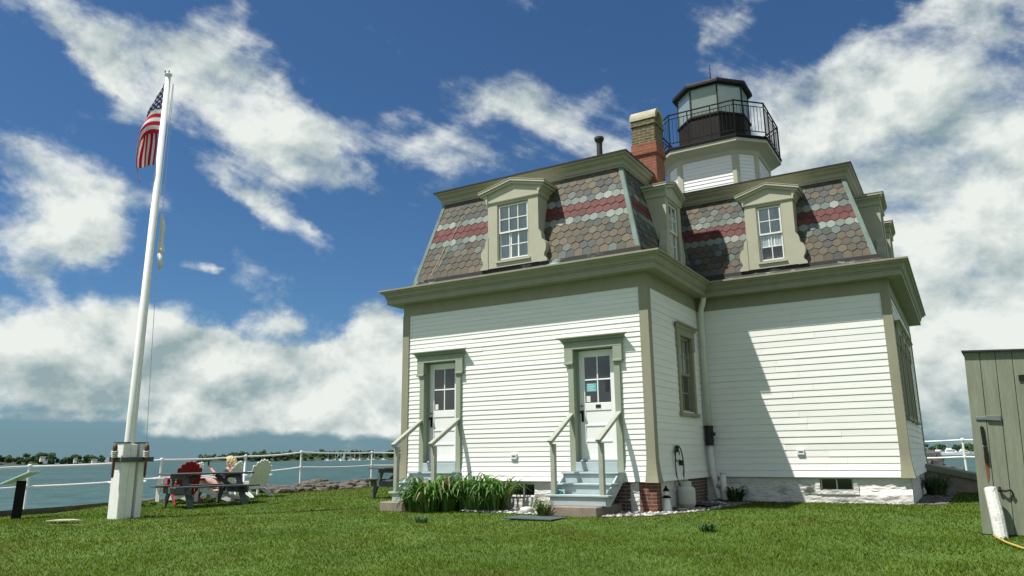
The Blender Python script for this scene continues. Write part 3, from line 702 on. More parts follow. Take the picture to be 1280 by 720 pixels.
# ------------------------------------------------------------------ terrain, water
EDGE = [(-9,-16),(-11.5,-9),(-12.9,-5.5),(-13.2,-4),(-13.35,-2.7),(-13.8,-1.4),(-13.7,-.3),(-13.1,1.1),(-12.2,2.4),(-12.0,4.2),(-12.3,6.4),(-12.9,8.6),(-13.4,12),(-11,17),(-4,18.5),(2,18),(8,17.5),(16,16),(20,6),(20,-8),(16,-22),(0,-26),(-7,-22)]
def catmull(P, n=8):
    r = []; m = len(P)
    for i in range(m):
        p0, p1, p2, p3 = (np.array(P[(i+k-1) % m], float) for k in range(4))
        for j in range(n):
            t = j/n; r.append(tuple(.5*((2*p1)+(-p0+p2)*t+(2*p0-5*p1+4*p2-p3)*t*t+(-p0+3*p1-3*p2+p3)*t**3)))
    return r
EDGES = catmull(EDGE)
CX = sum(p[0] for p in EDGES)/len(EDGES); CY = sum(p[1] for p in EDGES)/len(EDGES)
rr = random.Random(5); EDGEJ = [(x+rr.uniform(-.07,.07), y+rr.uniform(-.07,.07)) for x, y in EDGES]
# lawn: concentric rings towards the edge, then a lip
mb = MB(); NR = 46; n = len(EDGEJ); v = []; f = []
from mathutils import noise as mnoise
def gz(x, y):
    return float(ground_z(x, y))+.018*(mnoise.noise(Vector((x*.35, y*.35, 1.7))))+.006*mnoise.noise(Vector((x*1.5, y*1.5, 4.)))
for r in range(1, NR+1):
    t = (r/NR)**.8
    for x, y in EDGEJ:
        X, Y = CX+(x-CX)*t, CY+(y-CY)*t; v.append((X, Y, gz(X, Y)-(.03 if r == NR else 0)))
for x, y in EDGEJ: v.append((CX+(x-CX)*1.004, CY+(y-CY)*1.004, gz(x, y)-.5))
v.append((CX, CY, gz(CX, CY)))
for r in range(NR):
    for k in range(n):
        f.append((r*n+k, r*n+(k+1) % n, (r+1)*n+(k+1) % n, (r+1)*n+k))
f += [(len(v)-1, k, (k+1) % n) for k in range(n)]
mb.add(v, f)
m = mat('lawn_soil_and_thatch', (.075,.10,.022), .95, .3, 1.1, .5, 60); nt = m.node_tree; N = nt.nodes; L = nt.links
sc = [q for q in N if q.type == 'VECT_MATH'][0]; n1 = N.new('ShaderNodeTexNoise'); n1.inputs['Scale'].default_value = .5; n1.inputs['Detail'].default_value = 8; n1.inputs['Roughness'].default_value = .7
tc = [q for q in N if q.type == 'TEX_COORD'][0]; L.new(tc.outputs['Object'], n1.inputs['Vector'])
cr = N.new('ShaderNodeValToRGB'); L.new(n1.outputs['Fac'], cr.inputs[0]); e = cr.color_ramp.elements
e[0].position = .3; e[0].color = (.045,.095,.008,1); e[1].position = .72; e[1].color = (.085,.11,.016,1); e2 = cr.color_ramp.elements.new(.5); e2.color = (.058,.108,.010,1)
L.new(cr.outputs[0], sc.inputs[0])
tag(mb.build('lawn', m, smooth=True), kind='structure')
# rocky shelf of the island below and beyond the lawn
mb = MB(); v = []; f = []; prof = [(1.0, -.55), (1.0, -.9), (1.10, -.85), (1.18, -1.0), (1.24, -1.6), (1.32, -2.4), (1.42, -3.6)]
for i, (k, z) in enumerate(prof):
    for x, y in EDGES:
        X, Y = CX+(x-CX)*k, CY+(y-CY)*k; d = mnoise.noise(Vector((X*.6, Y*.6, i))); v.append((X+d*.4*(i > 1), Y+d*.3*(i > 1), z+.18*d*(i > 1)))
for r in range(len(prof)-1):
    for k in range(n): f.append((r*n+k, r*n+(k+1) % n, (r+1)*n+(k+1) % n, (r+1)*n+k))
mb.add(v, f); tag(mb.build('shore_terrain', M['rock'], smooth=True), kind='structure')
# water out to the horizon
WZ = -3.1; mb = MB(); R = 9000
v = [(R*math.cos(2*PI*k/96), R*math.sin(2*PI*k/96), WZ) for k in range(96)]; mb.add(v, [tuple(range(96))])
m = bpy.data.materials.new('harbour_water'); m.use_nodes = True; nt = m.node_tree; N = nt.nodes; L = nt.links; b = N['Principled BSDF']
b.inputs['Roughness'].default_value = .45; b.inputs['IOR'].default_value = 1.33; b.inputs['Specular IOR Level'].default_value = .10
tc = N.new('ShaderNodeTexCoord'); mp = N.new('ShaderNodeMapping'); mp.inputs['Rotation'].default_value = (0,0,.7); mp.inputs['Scale'].default_value = (.35,1.1,1); L.new(tc.outputs['Object'], mp.inputs[0])
w1 = N.new('ShaderNodeTexNoise'); w1.inputs['Scale'].default_value = 1.3; w1.inputs['Detail'].default_value = 6; w1.inputs['Roughness'].default_value = .6; L.new(mp.outputs[0], w1.inputs['Vector'])
bp = N.new('ShaderNodeBump'); bp.inputs['Strength'].default_value = .9; bp.inputs['Distance'].default_value = .35; L.new(w1.outputs['Fac'], bp.inputs['Height']); L.new(bp.outputs[0], b.inputs['Normal'])
w2 = N.new('ShaderNodeTexNoise'); w2.inputs['Scale'].default_value = .016; w2.inputs['Detail'].default_value = 4; L.new(tc.outputs['Object'], w2.inputs['Vector'])
w3 = N.new('ShaderNodeTexNoise'); w3.inputs['Scale'].default_value = .30; w3.inputs['Detail'].default_value = 6; w3.inputs['Roughness'].default_value = .68; L.new(tc.outputs['Object'], w3.inputs['Vector'])
wm = N.new('ShaderNodeMath'); wm.operation = 'MULTIPLY_ADD'; L.new(w3.outputs['Fac'], wm.inputs[0]); wm.inputs[1].default_value = .75; wa = N.new('ShaderNodeMath'); wa.operation = 'MULTIPLY'; L.new(w2.outputs['Fac'], wa.inputs[0]); wa.inputs[1].default_value = .3; L.new(wa.outputs[0], wm.inputs[2])
cr = N.new('ShaderNodeValToRGB'); L.new(wm.outputs[0], cr.inputs[0]); e = cr.color_ramp.elements; e[0].position = .38; e[0].color = (.008,.034,.036,1); e[1].position = .7; e[1].color = (.046,.106,.104,1)
out = N['Material Output']; df = N.new('ShaderNodeBsdfDiffuse'); gl = N.new('ShaderNodeBsdfGlossy'); gl.inputs['Roughness'].default_value = .3; gl.inputs['Color'].default_value = (.85,.95,.92,1)
L.new(cr.outputs[0], df.inputs[0]); L.new(bp.outputs[0], df.inputs['Normal']); L.new(bp.outputs[0], gl.inputs['Normal']); ms = N.new('ShaderNodeMixShader'); ms.inputs[0].default_value = .17; L.new(df.outputs[0], ms.inputs[1]); L.new(gl.outputs[0], ms.inputs[2]); L.new(ms.outputs[0], out.inputs[0]); N.remove(b)
tag(mb.build('water', m), kind='structure')

# ------------------------------------------------------------------ stones of the shore wall
def stone(mb, c, r, rr, col=None, flat=.6):
    bm = bmesh.new(); bmesh.ops.create_icosphere(bm, subdivisions=2, radius=1)
    sx_, sy_, sz_ = r*rr.uniform(.7, 1.3), r*rr.uniform(.7, 1.3), r*flat*rr.uniform(.7, 1.2); a = rr.uniform(0, 6.3); s = Vector((rr.uniform(-50, 50), rr.uniform(-50, 50), 0))
    v = []
    for p in bm.verts:
        q = p.co; k = 1+.45*mnoise.noise(q*1.2+s)+.22*mnoise.noise(q*3.1+s); q = Vector((max(-.8, min(.8, q.x*k))*sx_, max(-.8, min(.8, q.y*k))*sy_, max(-.75, min(.75, q.z*k))*sz_))
        v.append((c[0]+q.x*math.cos(a)-q.y*math.sin(a), c[1]+q.x*math.sin(a)+q.y*math.cos(a), c[2]+q.z))
    mb.add(v, [tuple(x.index for x in fc.verts) for fc in bm.faces], col); bm.free()
rr = random.Random(21); mb = MB()
def along(P, step):
    out = []; acc = 0
    for a, b in zip(P[:-1], P[1:]):
        a = Vector(a); b = Vector(b); l = (b-a).length; t = acc
        while t < l: out.append(a+(b-a)*t/l); t += step
        acc = t-l
    return out
for p in along([(-11.9,2.6),(-12.1,4.2),(-12.4,6.4),(-13.0,8.6),(-13.6,11),(-13,14)], .22):
    for k in range(5):
        stone(mb, (p.x-.12-k*.22+rr.uniform(-.15,.15), p.y+rr.uniform(-.15,.15), -.47+rr.uniform(-.08,.06)+.02*k), rr.uniform(.11,.25), rr)
for x, y, z, r in ((-13.9,5.6,-.38,.32),(-13.3,5.0,-.42,.26),(-14.6,6.6,-.36,.34)): stone(mb, (x, y, z), r, rr, flat=.5)
tag(mb.build('stone_wall', M['rock']), 'low grey dry stone wall along the lawn edge beneath the white railing, beside the white chair', 'stone wall')
mb = MB()
for p in along([(-10.6,-11.5),(-11.7,-9),(-13.1,-5.5),(-13.45,-4),(-13.65,-2.7),(-14.1,-1.4),(-14.0,-.3),(-13.4,1.1),(-12.5,2.3)], .3):
    for k in range(4): stone(mb, (p.x-.05-k*.55+rr.uniform(-.2,.2), p.y+rr.uniform(-.2,.2), float(ground_z(p.x,p.y))-.10+rr.uniform(-.06,.015)-.02*k), rr.uniform(.28,.5), rr, flat=.3)
tag(mb.build('stone_ledge', M['rock']), 'flat grey stone ledge along the left lawn edge behind the information sign', 'stone ledge')
rr = random.Random(8); mb = MB()
for k in range(150):
    t = rr.random(); s = rr.random(); x = 2.4+2.3*t; y = 19.5+4*s; h = (1.9*(1-t)**.9+.25)*(1-abs(s-.5)*.9)
    stone(mb, (x-.3, y, -.9+h*rr.uniform(.55, 1.)), rr.uniform(.3,.55), rr, flat=.45)
for k in range(9): mb.box(1.2, 20.3+k*.35, -1.6, 4.7-.30*abs(k-4)*.3, 20.65+k*.35, -.6)
tag(mb.build('rubble_mound', M['rubble']), 'grey mound of broken stone beyond the railing at the right corner of the house', 'rubble mound')

# ------------------------------------------------------------------ pale beach-stone beds round the foundation
rr = random.Random(31); mb = MB()
def bed(poly, n, rmin, rmax, dark=.25):
    xs = [p[0] for p in poly]; ys = [p[1] for p in poly]; k = 0
    while k < n:
        x = rr.uniform(min(xs), max(xs)); y = rr.uniform(min(ys), max(ys))
        ins = False
        for i in range(len(poly)):
            (x1, y1), (x2, y2) = poly[i], poly[i-1]
            if (y1 > y) != (y2 > y) and x < (x2-x1)*(y-y1)/(y2-y1)+x1: ins = not ins
        if not ins: continue
        k += 1; g = rr.uniform(.05, .17) if rr.random() < dark+.2 else rr.uniform(.2, .52)
        bm_r = rmin+(rmax-rmin)*rr.random()**2.5
        c = (g, g*.97, g*.9); s = rr.uniform(0, 6.3)
        # a small faceted pebble
        v = []; 
        for q in ((0,0,1),(1,0,.1),(.3,.9,.15),(-.8,.5,.05),(-.8,-.6,.15),(.3,-1,.1),(0,0,-.5)):
            a, b2 = q[0]*math.cos(s)-q[1]*math.sin(s), q[0]*math.sin(s)+q[1]*math.cos(s)
            v.append((x+a*bm_r*rr.uniform(.8,1.2), y+b2*bm_r*rr.uniform(.8,1.2), gz(x, y)+.012+q[2]*bm_r*.6))
        mb.add(v, [(0,1,2),(0,2,3),(0,3,4),(0,4,5),(0,5,1),(6,2,1),(6,3,2),(6,4,3),(6,5,4),(6,1,5)], c)
bed([(-.58,-1.05),(.0,-.75),(.55,.3),(.75,1.2),(.6,2.2),(.05,3.0),(.05,.02),(-.58,.0)], 1500, .018, .05, .3)
bed([(.05,1.4),(.85,1.5),(.95,3.05),(.05,3.05)], 600, .018, .045, .75)
bed([(-3.6,-.75),(-1.75,-.95),(-1.75,-.02),(-3.6,-.02)], 700, .02, .06, .25)
bed([(.6,2.95),(3.6,2.85),(3.78,3.1),(.6,3.11)], 400, .015, .035, .4)
bed([(3.79,2.9),(4.25,3.2),(4.35,7.9),(3.79,7.9)], 900, .018, .045, .85)
tag(mb.build('beach_pebbles', M['shell'], attr='Col'), 'bed of pale and grey beach pebbles spread along the foundation', 'pebbles', kind='stuff')
rr2 = random.Random(4)
for i, (x, y, r) in enumerate(((-2.55,-.45,.085),(-2.2,-.62,.10),(-1.95,-.5,.06),(-3.0,-.5,.07))):
    m_ = MB(); stone(m_, (x, y, gz(x,y)+r*.45), r, rr2, (.55,.54,.5), flat=.75)
    tag(m_.build('white_stone', M['shell'], attr='Col', smooth=True), 'rounded white stone lying below the basement window beside the lily clump', 'stone', 'white stones below the basement window')

# ------------------------------------------------------------------ grass
def in_poly(x, y, poly):
    ins = np.zeros(len(x), bool)
    for i in range(len(poly)):
        (x1, y1), (x2, y2) = poly[i], poly[i-1]
        c = ((y1 > y) != (y2 > y)) & (x < (x2-x1)*(y-y1)/((y2-y1) if y2 != y1 else 1e-9)+x1); ins ^= c
    return ins
def grass():
    NB = 520000; rng = np.random.default_rng(3)
    d = 4.6+(36-4.6)*rng.random(NB)**1.55; az = rng.uniform(-1.35, .32, NB)
    x = 4.68+d*np.sin(az); y = -12.65+d*np.cos(az)
    keep = in_poly(x, y, EDGEJ)
    for (a, b, c, e) in ((-W-.05, -.05, .05, D), (-W-.05, D-.02, MX+.05, YB), (-5.28,-1.1,-4.1,0), (-1.75,-1.1,-.62,0), (-8.82,-4.38,-8.46,-3.9), (3.8,3.1,4.25,7.9), (4.73,-1.45,7.5,1)):
        keep &= ~((x > a) & (x < c) & (y > b) & (y < e))
    for poly in ([(-.58,-1.02),(.0,-.72),(.5,.3),(.7,1.2),(.6,2.2),(.05,3.0),(.05,.02),(-.58,.0)], [(-3.5,-.7),(-1.75,-.9),(-1.75,0),(-3.5,0)], [(.05,1.4),(.8,1.5),(.9,3.05),(.05,3.05)], [(-1.98,-1.86),(-1.02,-1.92),(-1.0,-1.33),(-1.96,-1.27)]):
        keep &= ~in_poly(x, y, poly)
    x, y, d = x[keep], y[keep], d[keep]; n = len(x)
    def fld(sx_, s, seed):       # cheap smooth noise
        r2 = np.random.default_rng(seed); o = np.zeros(n)
        for k in range(10):
            a = r2.uniform(0, 2*np.pi); fq = s*r2.uniform(.5, 2.2); o += np.sin((x*np.cos(a)+y*np.sin(a)*sx_)*fq+r2.uniform(0, 6.28))
        return o/np.sqrt(10)
    p1, p2, p3 = fld(1, 1.1, 1), fld(1, 3.3, 2), fld(1, .45, 9)
    z = np.array([gz(a, b) for a, b in zip(x, y)])
    h = (.016+.015*rng.random(n)+.005*p2)*np.clip(1+.10*p1, .7, 1.4); tall = rng.random(n) < .02; h[tall] *= 1.6; h = np.clip(h, .010, .07)
    w = (.0022+.0016*rng.random(n))*np.clip(d/7, 1, 3.2)
    a = rng.uniform(0, 2*np.pi, n); lean = rng.uniform(.5, 1.4, n)*h; la = rng.uniform(0, 2*np.pi, n)
    V = np.empty((n, 5, 3)); ca, sa = np.cos(a)*w, np.sin(a)*w
    mx, my = x+np.cos(la)*lean*.35, y+np.sin(la)*lean*.35
    V[:,0] = np.stack([x-ca, y-sa, z-.01], 1); V[:,1] = np.stack([x+ca, y+sa, z-.01], 1)
    V[:,2] = np.stack([mx+ca*.75, my+sa*.75, z+h*.6], 1); V[:,3] = np.stack([mx-ca*.75, my-sa*.75, z+h*.6], 1)
    V[:,4] = np.stack([x+np.cos(la)*lean, y+np.sin(la)*lean, z+h], 1)
    g = np.array([.090,.146,.008]); yl = np.array([.118,.126,.020]); dk = np.array([.062,.112,.006]); br = np.array([.105,.088,.035])
    t = np.clip(.42+.22*p1+.16*p3+.25*(rng.random(n)-.5), 0, 1)[:,None]; c = dk*(1-t)+g*t
    t2 = np.clip(-.12+.30*p2+.34*p3+.28*(rng.random(n)-.35), 0, .85)[:,None]; c = c*(1-t2)+yl*t2
    b_ = (rng.random(n) < np.clip(.03+.05*p2+.05*p1, .005, .25)); c[b_] = br; c *= rng.uniform(.92, 1.08, n)[:,None]
    me = bpy.data.meshes.new('grass'); me.vertices.add(n*5); me.vertices.foreach_set('co', V.reshape(-1).astype(np.float32))
    base = np.arange(n)*5; q = np.stack([base, base+1, base+2, base+3], 1); tr = np.stack([base+3, base+2, base+4], 1)
    loops = np.concatenate([q, tr], 1).reshape(-1); me.loops.add(len(loops)); me.loops.foreach_set('vertex_index', loops.astype(np.int32))
    st = np.stack([np.arange(n)*7, np.arange(n)*7+4], 1).reshape(-1); me.polygons.add(n*2); me.polygons.foreach_set('loop_start', st.astype(np.int32))
    me.update(calc_edges=True); me.validate()
    at = me.color_attributes.new('Col', 'FLOAT_COLOR', 'POINT'); cc = np.ones((n, 5, 4), np.float32); cc[:,:,:3] = c[:,None,:]; at.data.foreach_set('color', cc.reshape(-1))
    me.materials.append(M['grassm']); o = bpy.data.objects.new('grass', me); COL.objects.link(o)
    tag(o, 'short mown green grass covering the lawn', 'grass', kind='stuff')
grass()

# ------------------------------------------------------------------ plants
def leafy(name, c, n, rad, hmin, hmax, wid, cols, seed, squash=(1,1), arch=.95, basespread=.35):
    rr = random.Random(seed); mb = MB()
    for k in range(n):
        a = rr.uniform(0, 2*PI); q = rr.random()**.5*basespread; bx, by = c[0]+math.cos(a)*q*rad*squash[0]*1.6, c[1]+math.sin(a)*q*rad*squash[1]*1.6
        a += rr.uniform(-.9, .9); L_ = rr.uniform(hmin, hmax); reach = L_*rr.uniform(.35, arch); w = wid*rr.uniform(.7, 1.2); up = L_*rr.uniform(.55, .9); drop = rr.uniform(.25, 1.15)
        dx, dy = math.cos(a), math.sin(a); px_, py_ = -dy, dx; pts = []; z0 = gz(bx, by); col = rr.choice(cols) if rr.random() > .03 else (.24,.19,.09); s = rr.uniform(.75, 1.25); col = tuple(x*s for x in col)
        N_ = 7; fold = w*.35
        for i in range(N_+1):
            t = i/N_; r = reach*(t**1.35); z = up*(math.sin(t*PI*(.5+.32*drop))); ww = w*(1-(t*1.0)**2.2)*(.55+.45*min(1, t*4))
            pts.append((Vector((bx+dx*r, by+dy*r, z0+z)), ww))
        v = []
        for p, ww in pts: v += [p+Vector((px_, py_, 0))*ww+Vector((0,0,fold*ww/w)), p, p-Vector((px_, py_, 0))*ww+Vector((0,0,fold*ww/w))]
        f = []
        for i in range(N_):
            b = i*3; f += [(b, b+1, b+4, b+3), (b+1, b+2, b+5, b+4)]
        mb.add(v, f, col)
    return mb.build(name, M['leaf'], attr='Col')
LILY = [(.062,.155,.016),(.078,.185,.02),(.048,.125,.016),(.095,.205,.03),(.13,.24,.06)]
root = tag(empty('lily_clump', (-3.75,-.55,-.53)), 'wide clump of arching green lily leaves between the two flights of steps', 'plant')
for i, (x, y, n_, r_, h0, h1) in enumerate(((-4.45,-1.0,110,.28,.28,.5),(-4.32,-.75,190,.38,.42,.76),(-3.95,-.65,210,.42,.45,.80),(-3.45,-.52,190,.42,.45,.78),(-2.98,-.45,130,.36,.4,.80),(-4.15,-1.0,110,.36,.35,.65))):
    o = leafy('foliage', (x, y), n_, r_, h0, h1, .032, LILY, 40+i, (1.15,.8)); o.parent = root; o.matrix_parent_inverse = Matrix.Translation((3.75,.55,.53))
def weed(name, c, n, rad, h0, h1, wid, cols, seed, label, cat='plant'):
    o = leafy(name, c, n, rad, h0, h1, wid, cols, seed, arch=.9); tag(o, label, cat)
weed('weed_tuft', (-1.62,-1.12), 130, .16, .14, .40, .008, [(.10,.17,.04),(.07,.14,.03),(.14,.19,.06)], 61, 'tuft of pale feathery weeds against the left side of the right-hand concrete step pad')
weed('lawn_weed', (-3.0,-2.65), 30, .16, .08, .14, .02, [(.06,.13,.05),(.08,.15,.06)], 62, 'flat broad-leaved weed in the lawn in front of the lily clump')
weed('lawn_weed', (1.55,-2.3), 34, .20, .08, .13, .024, [(.03,.09,.025),(.04,.11,.03)], 63, 'flat dark green weed in the lawn in front of the main block')
weed('shrub', (4.0,6.3), 240, .32, .25, .60, .012, [(.05,.09,.035),(.07,.11,.04),(.09,.11,.05)], 64, 'small dull green shrub at the foot of the right wall beside the cellar bulkhead', 'shrub')
weed('shrub', (.62,2.80), 130, .2, .10, .38, .022, [(.03,.07,.02),(.05,.09,.025)], 65, 'dark green weedy shrub behind the white drain boot in the house corner', 'shrub')

# ------------------------------------------------------------------ flagpole
FX, FY, FZ = -8.65, -4.12, -.57
fp = tag(empty('flagpole', (0,0,0)), 'tall white wooden flagpole held between white planks with a grey crossbar', 'flagpole')
mb = MB(); mb.tube([(FX-.03, FY-.02, -.8), (FX-.03, FY-.02, .8), (FX+.045, FY-.018, 8.24)], [.095, .092, .05], 18); mb.lathe([(.05, 0), (.075, .02), (.075, .05), (.02, .07)], (FX+.045, FY-.018, 8.23), 14); mb.build('pole', M['white'], fp, smooth=True)
for y0, y1 in ((FY-.24, FY-.10), (FY+.10, FY+.22)):
    mb = MB(); mb.box(FX-.15, y0, -.8, FX+.15, y1, .78); mb.build('plank', M['white'], fp, bevel=.012)
mb = MB(); mb.box(FX+.07, FY-.095, -.8, FX+.13, FY+.045, .76); mb.build('filler_plank', M['white'], fp, bevel=.008)
mb = MB()
for y0, y1 in ((FY-.255, FY-.085), (FY+.085, FY+.235)): mb.box(FX-.165, y0, .782, FX+.165, y1, .795)
mb.build('plank_cap', M['capmetal'], fp)
mb = MB(); mb.box(FX+.153, FY-.30, .44, FX+.215, FY+.34, .525); mb.box(FX-.12, FY-.30, .44, FX+.150, FY-.243, .525); mb.build('crossbar', M['wood_grey'], fp, bevel=.006)
for xx, yy in ((FX+.06, FY-.345), (FX+.255, FY+.15)):
    mb = MB(); mb.lathe([(.012, -.34), (.022, -.3), (.026, -.05), (.024, .05), (.036, .10), (.044, .19), (.03, .25), (.0, .27)], (xx, yy, .50), 12); mb.build('belaying_pin', M['brown'], fp, smooth=True)
    mb = MB()
    for k in range(4): mb.tube([(xx+.05*math.cos(t), yy+.05*math.sin(t), .535+.03*k+.01*math.sin(t*2)) for t in [2*PI*q/12 for q in range(13)]], .011, 6, False)
    mb.build('rope_coil', M['rope'], fp)
mb = MB()
for yy, xx in ((FY-.13, .0), (FY+.17, .02)): mb.tube([(FX+.20, yy, .62), (FX+.16, yy*.5+FY*.5, 3.5), (FX+.13+xx, FY+.05, 8.05)], .0055, 6)
mb.build('halyard', M['rope'], fp)
mb = MB(); mb.tube([(FX+.02, FY-.06, 8.22), (FX+.05, FY-.10, 8.32)], .012, 6); mb.tube([(FX+.045, FY-.018, 8.27), (FX+.05, FY-.01, 8.36)], .016, 6); mb.build('pulley', M['steel'], fp)

# flag: a limp cloth hanging from the pole
def flag():
    mw = bpy.data.materials.new('flag_cloth'); mw.use_nodes = True; nt = mw.node_tree; N = nt.nodes; L = nt.links; b = N['Principled BSDF']; b.inputs['Roughness'].default_value = .8; b.inputs['Specular IOR Level'].default_value = .15
    uv = N.new('ShaderNodeUVMap'); uv.uv_map = 'UVMap'; sp = N.new('ShaderNodeSeparateXYZ'); L.new(uv.outputs[0], sp.inputs[0])
    def mth(op, a, b_=None, c=None):
        n_ = N.new('ShaderNodeMath'); n_.operation = op
        for i, q in enumerate((a, b_, c)):
            if q is None: continue
            if isinstance(q, (int, float)): n_.inputs[i].default_value = q
            else: L.new(q, n_.inputs[i])
        return n_.outputs[0]
    U, V = sp.outputs[0], sp.outputs[1]
    stripe = mth('GREATER_THAN', mth('MODULO', mth('MULTIPLY', mth('SUBTRACT', 1.0, V), 6.5), 1.0), .5)          # 13 stripes, red first
    cant = mth('MULTIPLY', mth('LESS_THAN', U, .40), mth('GREATER_THAN', V, 6/13))
    cu = mth('MULTIPLY', U, 1/.40); cv = mth('MULTIPLY', mth('SUBTRACT', V, 6/13), 13/7)
    def dots(ou, ov):
        fu = mth('SUBTRACT', mth('FRACT', mth('ADD', mth('MULTIPLY', cu, 6), ou)), .5); fv = mth('SUBTRACT', mth('FRACT', mth('ADD', mth('MULTIPLY', cv, 5), ov)), .5)
        ang = mth('ARCTAN2', fu, fv); rad = mth('SQRT', mth('ADD', mth('POWER', mth('MULTIPLY', fu, 1.0), 2.0), mth('POWER', mth('MULTIPLY', fv, .95), 2.0)))
        star = mth('ADD', .20, mth('MULTIPLY', .09, mth('COSINE', mth('MULTIPLY', ang, 5.0))))
        return mth('LESS_THAN', rad, star)
    st = mth('MAXIMUM', dots(0, 0), dots(.5, .5))
    m1 = N.new('ShaderNodeMix'); m1.data_type = 'RGBA'; L.new(stripe, m1.inputs[0]); m1.inputs[6].default_value = (.60,.025,.055,1); m1.inputs[7].default_value = (.85,.83,.83,1)
    m2 = N.new('ShaderNodeMix'); m2.data_type = 'RGBA'; L.new(st, m2.inputs[0]); m2.inputs[6].default_value = (.035,.04,.17,1); m2.inputs[7].default_value = (.76,.75,.75,1)
    m3 = N.new('ShaderNodeMix'); m3.data_type = 'RGBA'; L.new(cant, m3.inputs[0]); L.new(m1.outputs[2], m3.inputs[6]); L.new(m2.outputs[2], m3.inputs[7]); L.new(m3.outputs[2], b.inputs['Base Color'])
    tr = N.new('ShaderNodeBsdfTranslucent'); L.new(m3.outputs[2], tr.inputs[0]); ms = N.new('ShaderNodeMixShader'); ms.inputs[0].default_value = .5; L.new(b.outputs[0], ms.inputs[1]); L.new(tr.outputs[0], ms.inputs[2]); L.new(ms.outputs[0], N['Material Output'].inputs[0])
    nu, nv = 80, 60; Hh, LL = 1.15, 1.85; verts = []; uvs = []
    # the fly droops away from the pole towards -x-y; folds swing along ay
    ax = Vector((-.84, -.54, 0)); ay = Vector((.54, -.84, 0)); top = Vector((FX-.01, FY-.05, 8.10))
    for j in range(nv+1):
        v_ = j/nv                                    # 0 top .. 1 bottom of the hoist
        A = .09+.31*math.sin(min(1, v_/.62)*PI/2)-.06*max(0, (v_-.62)/.38)
        for i in range(nu+1):
            u = i/nu; s = u*LL*(1-.12*v_); k = 1-math.exp(-s/.27)
            out = A*k*(1-.28*u*u)+.035*math.sin(7*u+3*v_)*u
            pl = .26*(v_-.45)*min(1, u*3)+.075*math.sin(v_*8.+u*2.5)*min(1, u*2.5)+.03*math.sin(v_*17+u*4)*min(1, u*3)
            down = s-.80*A*k
            verts.append(top+ax*out+ay*pl+Vector((0, 0, -v_*Hh*(1-.18*u)-down))); uvs.append((u, 1-v_))
    f = [(j*(nu+1)+i, j*(nu+1)+i+1, (j+1)*(nu+1)+i+1, (j+1)*(nu+1)+i) for j in range(nv) for i in range(nu)]
    me = bpy.data.meshes.new('flag'); me.from_pydata([tuple(p) for p in verts], [], f); ul = me.uv_layers.new(name='UVMap')
    for l in me.loops: ul.data[l.index].uv = uvs[l.vertex_index]
    me.polygons.foreach_set('use_smooth', [True]*len(me.polygons)); me.materials.append(mw)
    o = bpy.data.objects.new('flag', me); COL.objects.link(o); sol = o.modifiers.new('Thick', 'SOLIDIFY'); sol.thickness = .004
    tag(o, 'striped and starred flag hanging limp from the top of the white flagpole', 'flag')
flag()
mb = MB(); v = []; n_ = 14
for i in range(n_+1):
    t = i/n_; z = 5.25-.78*t; w_ = .02+.13*t**.8
    v += [(FX+.13, FY+.06, z), (FX+.13+.5*w_+.03*math.sin(t*7), FY+.06+w_*.9+.02*math.sin(5*t), z-.03*t)]
mb.add(v, [(2*i, 2*i+1, 2*i+3, 2*i+2) for i in range(n_)]); v2 = [(FX+.13,FY+.06,4.47),(FX+.19,FY+.14,4.44),(FX+.20,FY+.17,4.2),(FX+.15,FY+.11,4.1)]; mb.add(v2, [(0,1,2,3)])
o = mb.build('pennant', M['cloth_white'], smooth=True); o.modifiers.new('Thick', 'SOLIDIFY').thickness = .004; tag(o, 'small white triangular pennant hanging from the halyard halfway up the flagpole', 'pennant')

# ------------------------------------------------------------------ information sign
sg = tag(empty('information_sign', (-11.9,-4.33,-.65)), 'slanted pale information panel on a black post at the far left lawn edge', 'sign')
mb = MB(); mb.bar((-.05,.0,-.2), (.0,.0,.74), .06, .17, up=(.6,.8,0)); mb.build('post', M['black'], sg, bevel=.006)
mb = MB(); c = Vector((.0,-.03,.80)); ax = Vector((.77,.64,0)); nrm = Vector((.3,-.36,.88)).normalized(); sd = Vector((-.36,.43,.0)); 
mb.bar(c-Vector((.20,.16,.115)), c+Vector((.20,.16,.115)), .46, .03, up=(0,0,1)); mb.build('sign_panel', M['panel'], sg, bevel=.004)

# ------------------------------------------------------------------ white pipe railing
def railing(P, label, seed=1, braces=()):
    root = tag(empty('railing', (0,0,0)), label, 'railing')
    for i, p in enumerate(P):
        mb = MB(); mb.tube([(p[0], p[1], p[2]-1.5), (p[0], p[1], p[2])], .032, 10); mb.lathe([(.05,-.03),(.055,.0),(.05,.045),(.02,.06)], p, 10); mb.lathe([(.044,-.54),(.048,-.5),(.044,-.46)], p, 10); mb.build('post', M['white'], root)
    for dz, nm in ((0, 'top_rail'), (-.5, 'middle_rail')):
        mb = MB(); pts = []
        for a, b in zip(P[:-1], P[1:]):
            for k in range(4):
                t = k/4; pts.append((a[0]+(b[0]-a[0])*t, a[1]+(b[1]-a[1])*t, a[2]+(b[2]-a[2])*t+dz-.03*math.sin(PI*t)))
        pts.append((P[-1][0], P[-1][1], P[-1][2]+dz)); mb.tube(pts, .027, 8); mb.build(nm, M['white'], root)
    for a, b in braces:
        mb = MB(); mb.tube([a, b], .025, 8); mb.build('brace', M['white'], root)
railing([(-13.2,-11.5,.24),(-15.0,-6.8,.29),(-16.11,-2.07,.34),(-15.2,1.04,.47),(-15.3,4.09,.55),(-15.02,6.2,.67),(-15.94,10.87,.66),(-15.4,15.2,.68),(-12,19.2,.70)], 'white pipe railing along the left shore behind the picnic table and chairs', braces=[((-15.28,4.05,.45),(-14.75,3.6,-.4))])
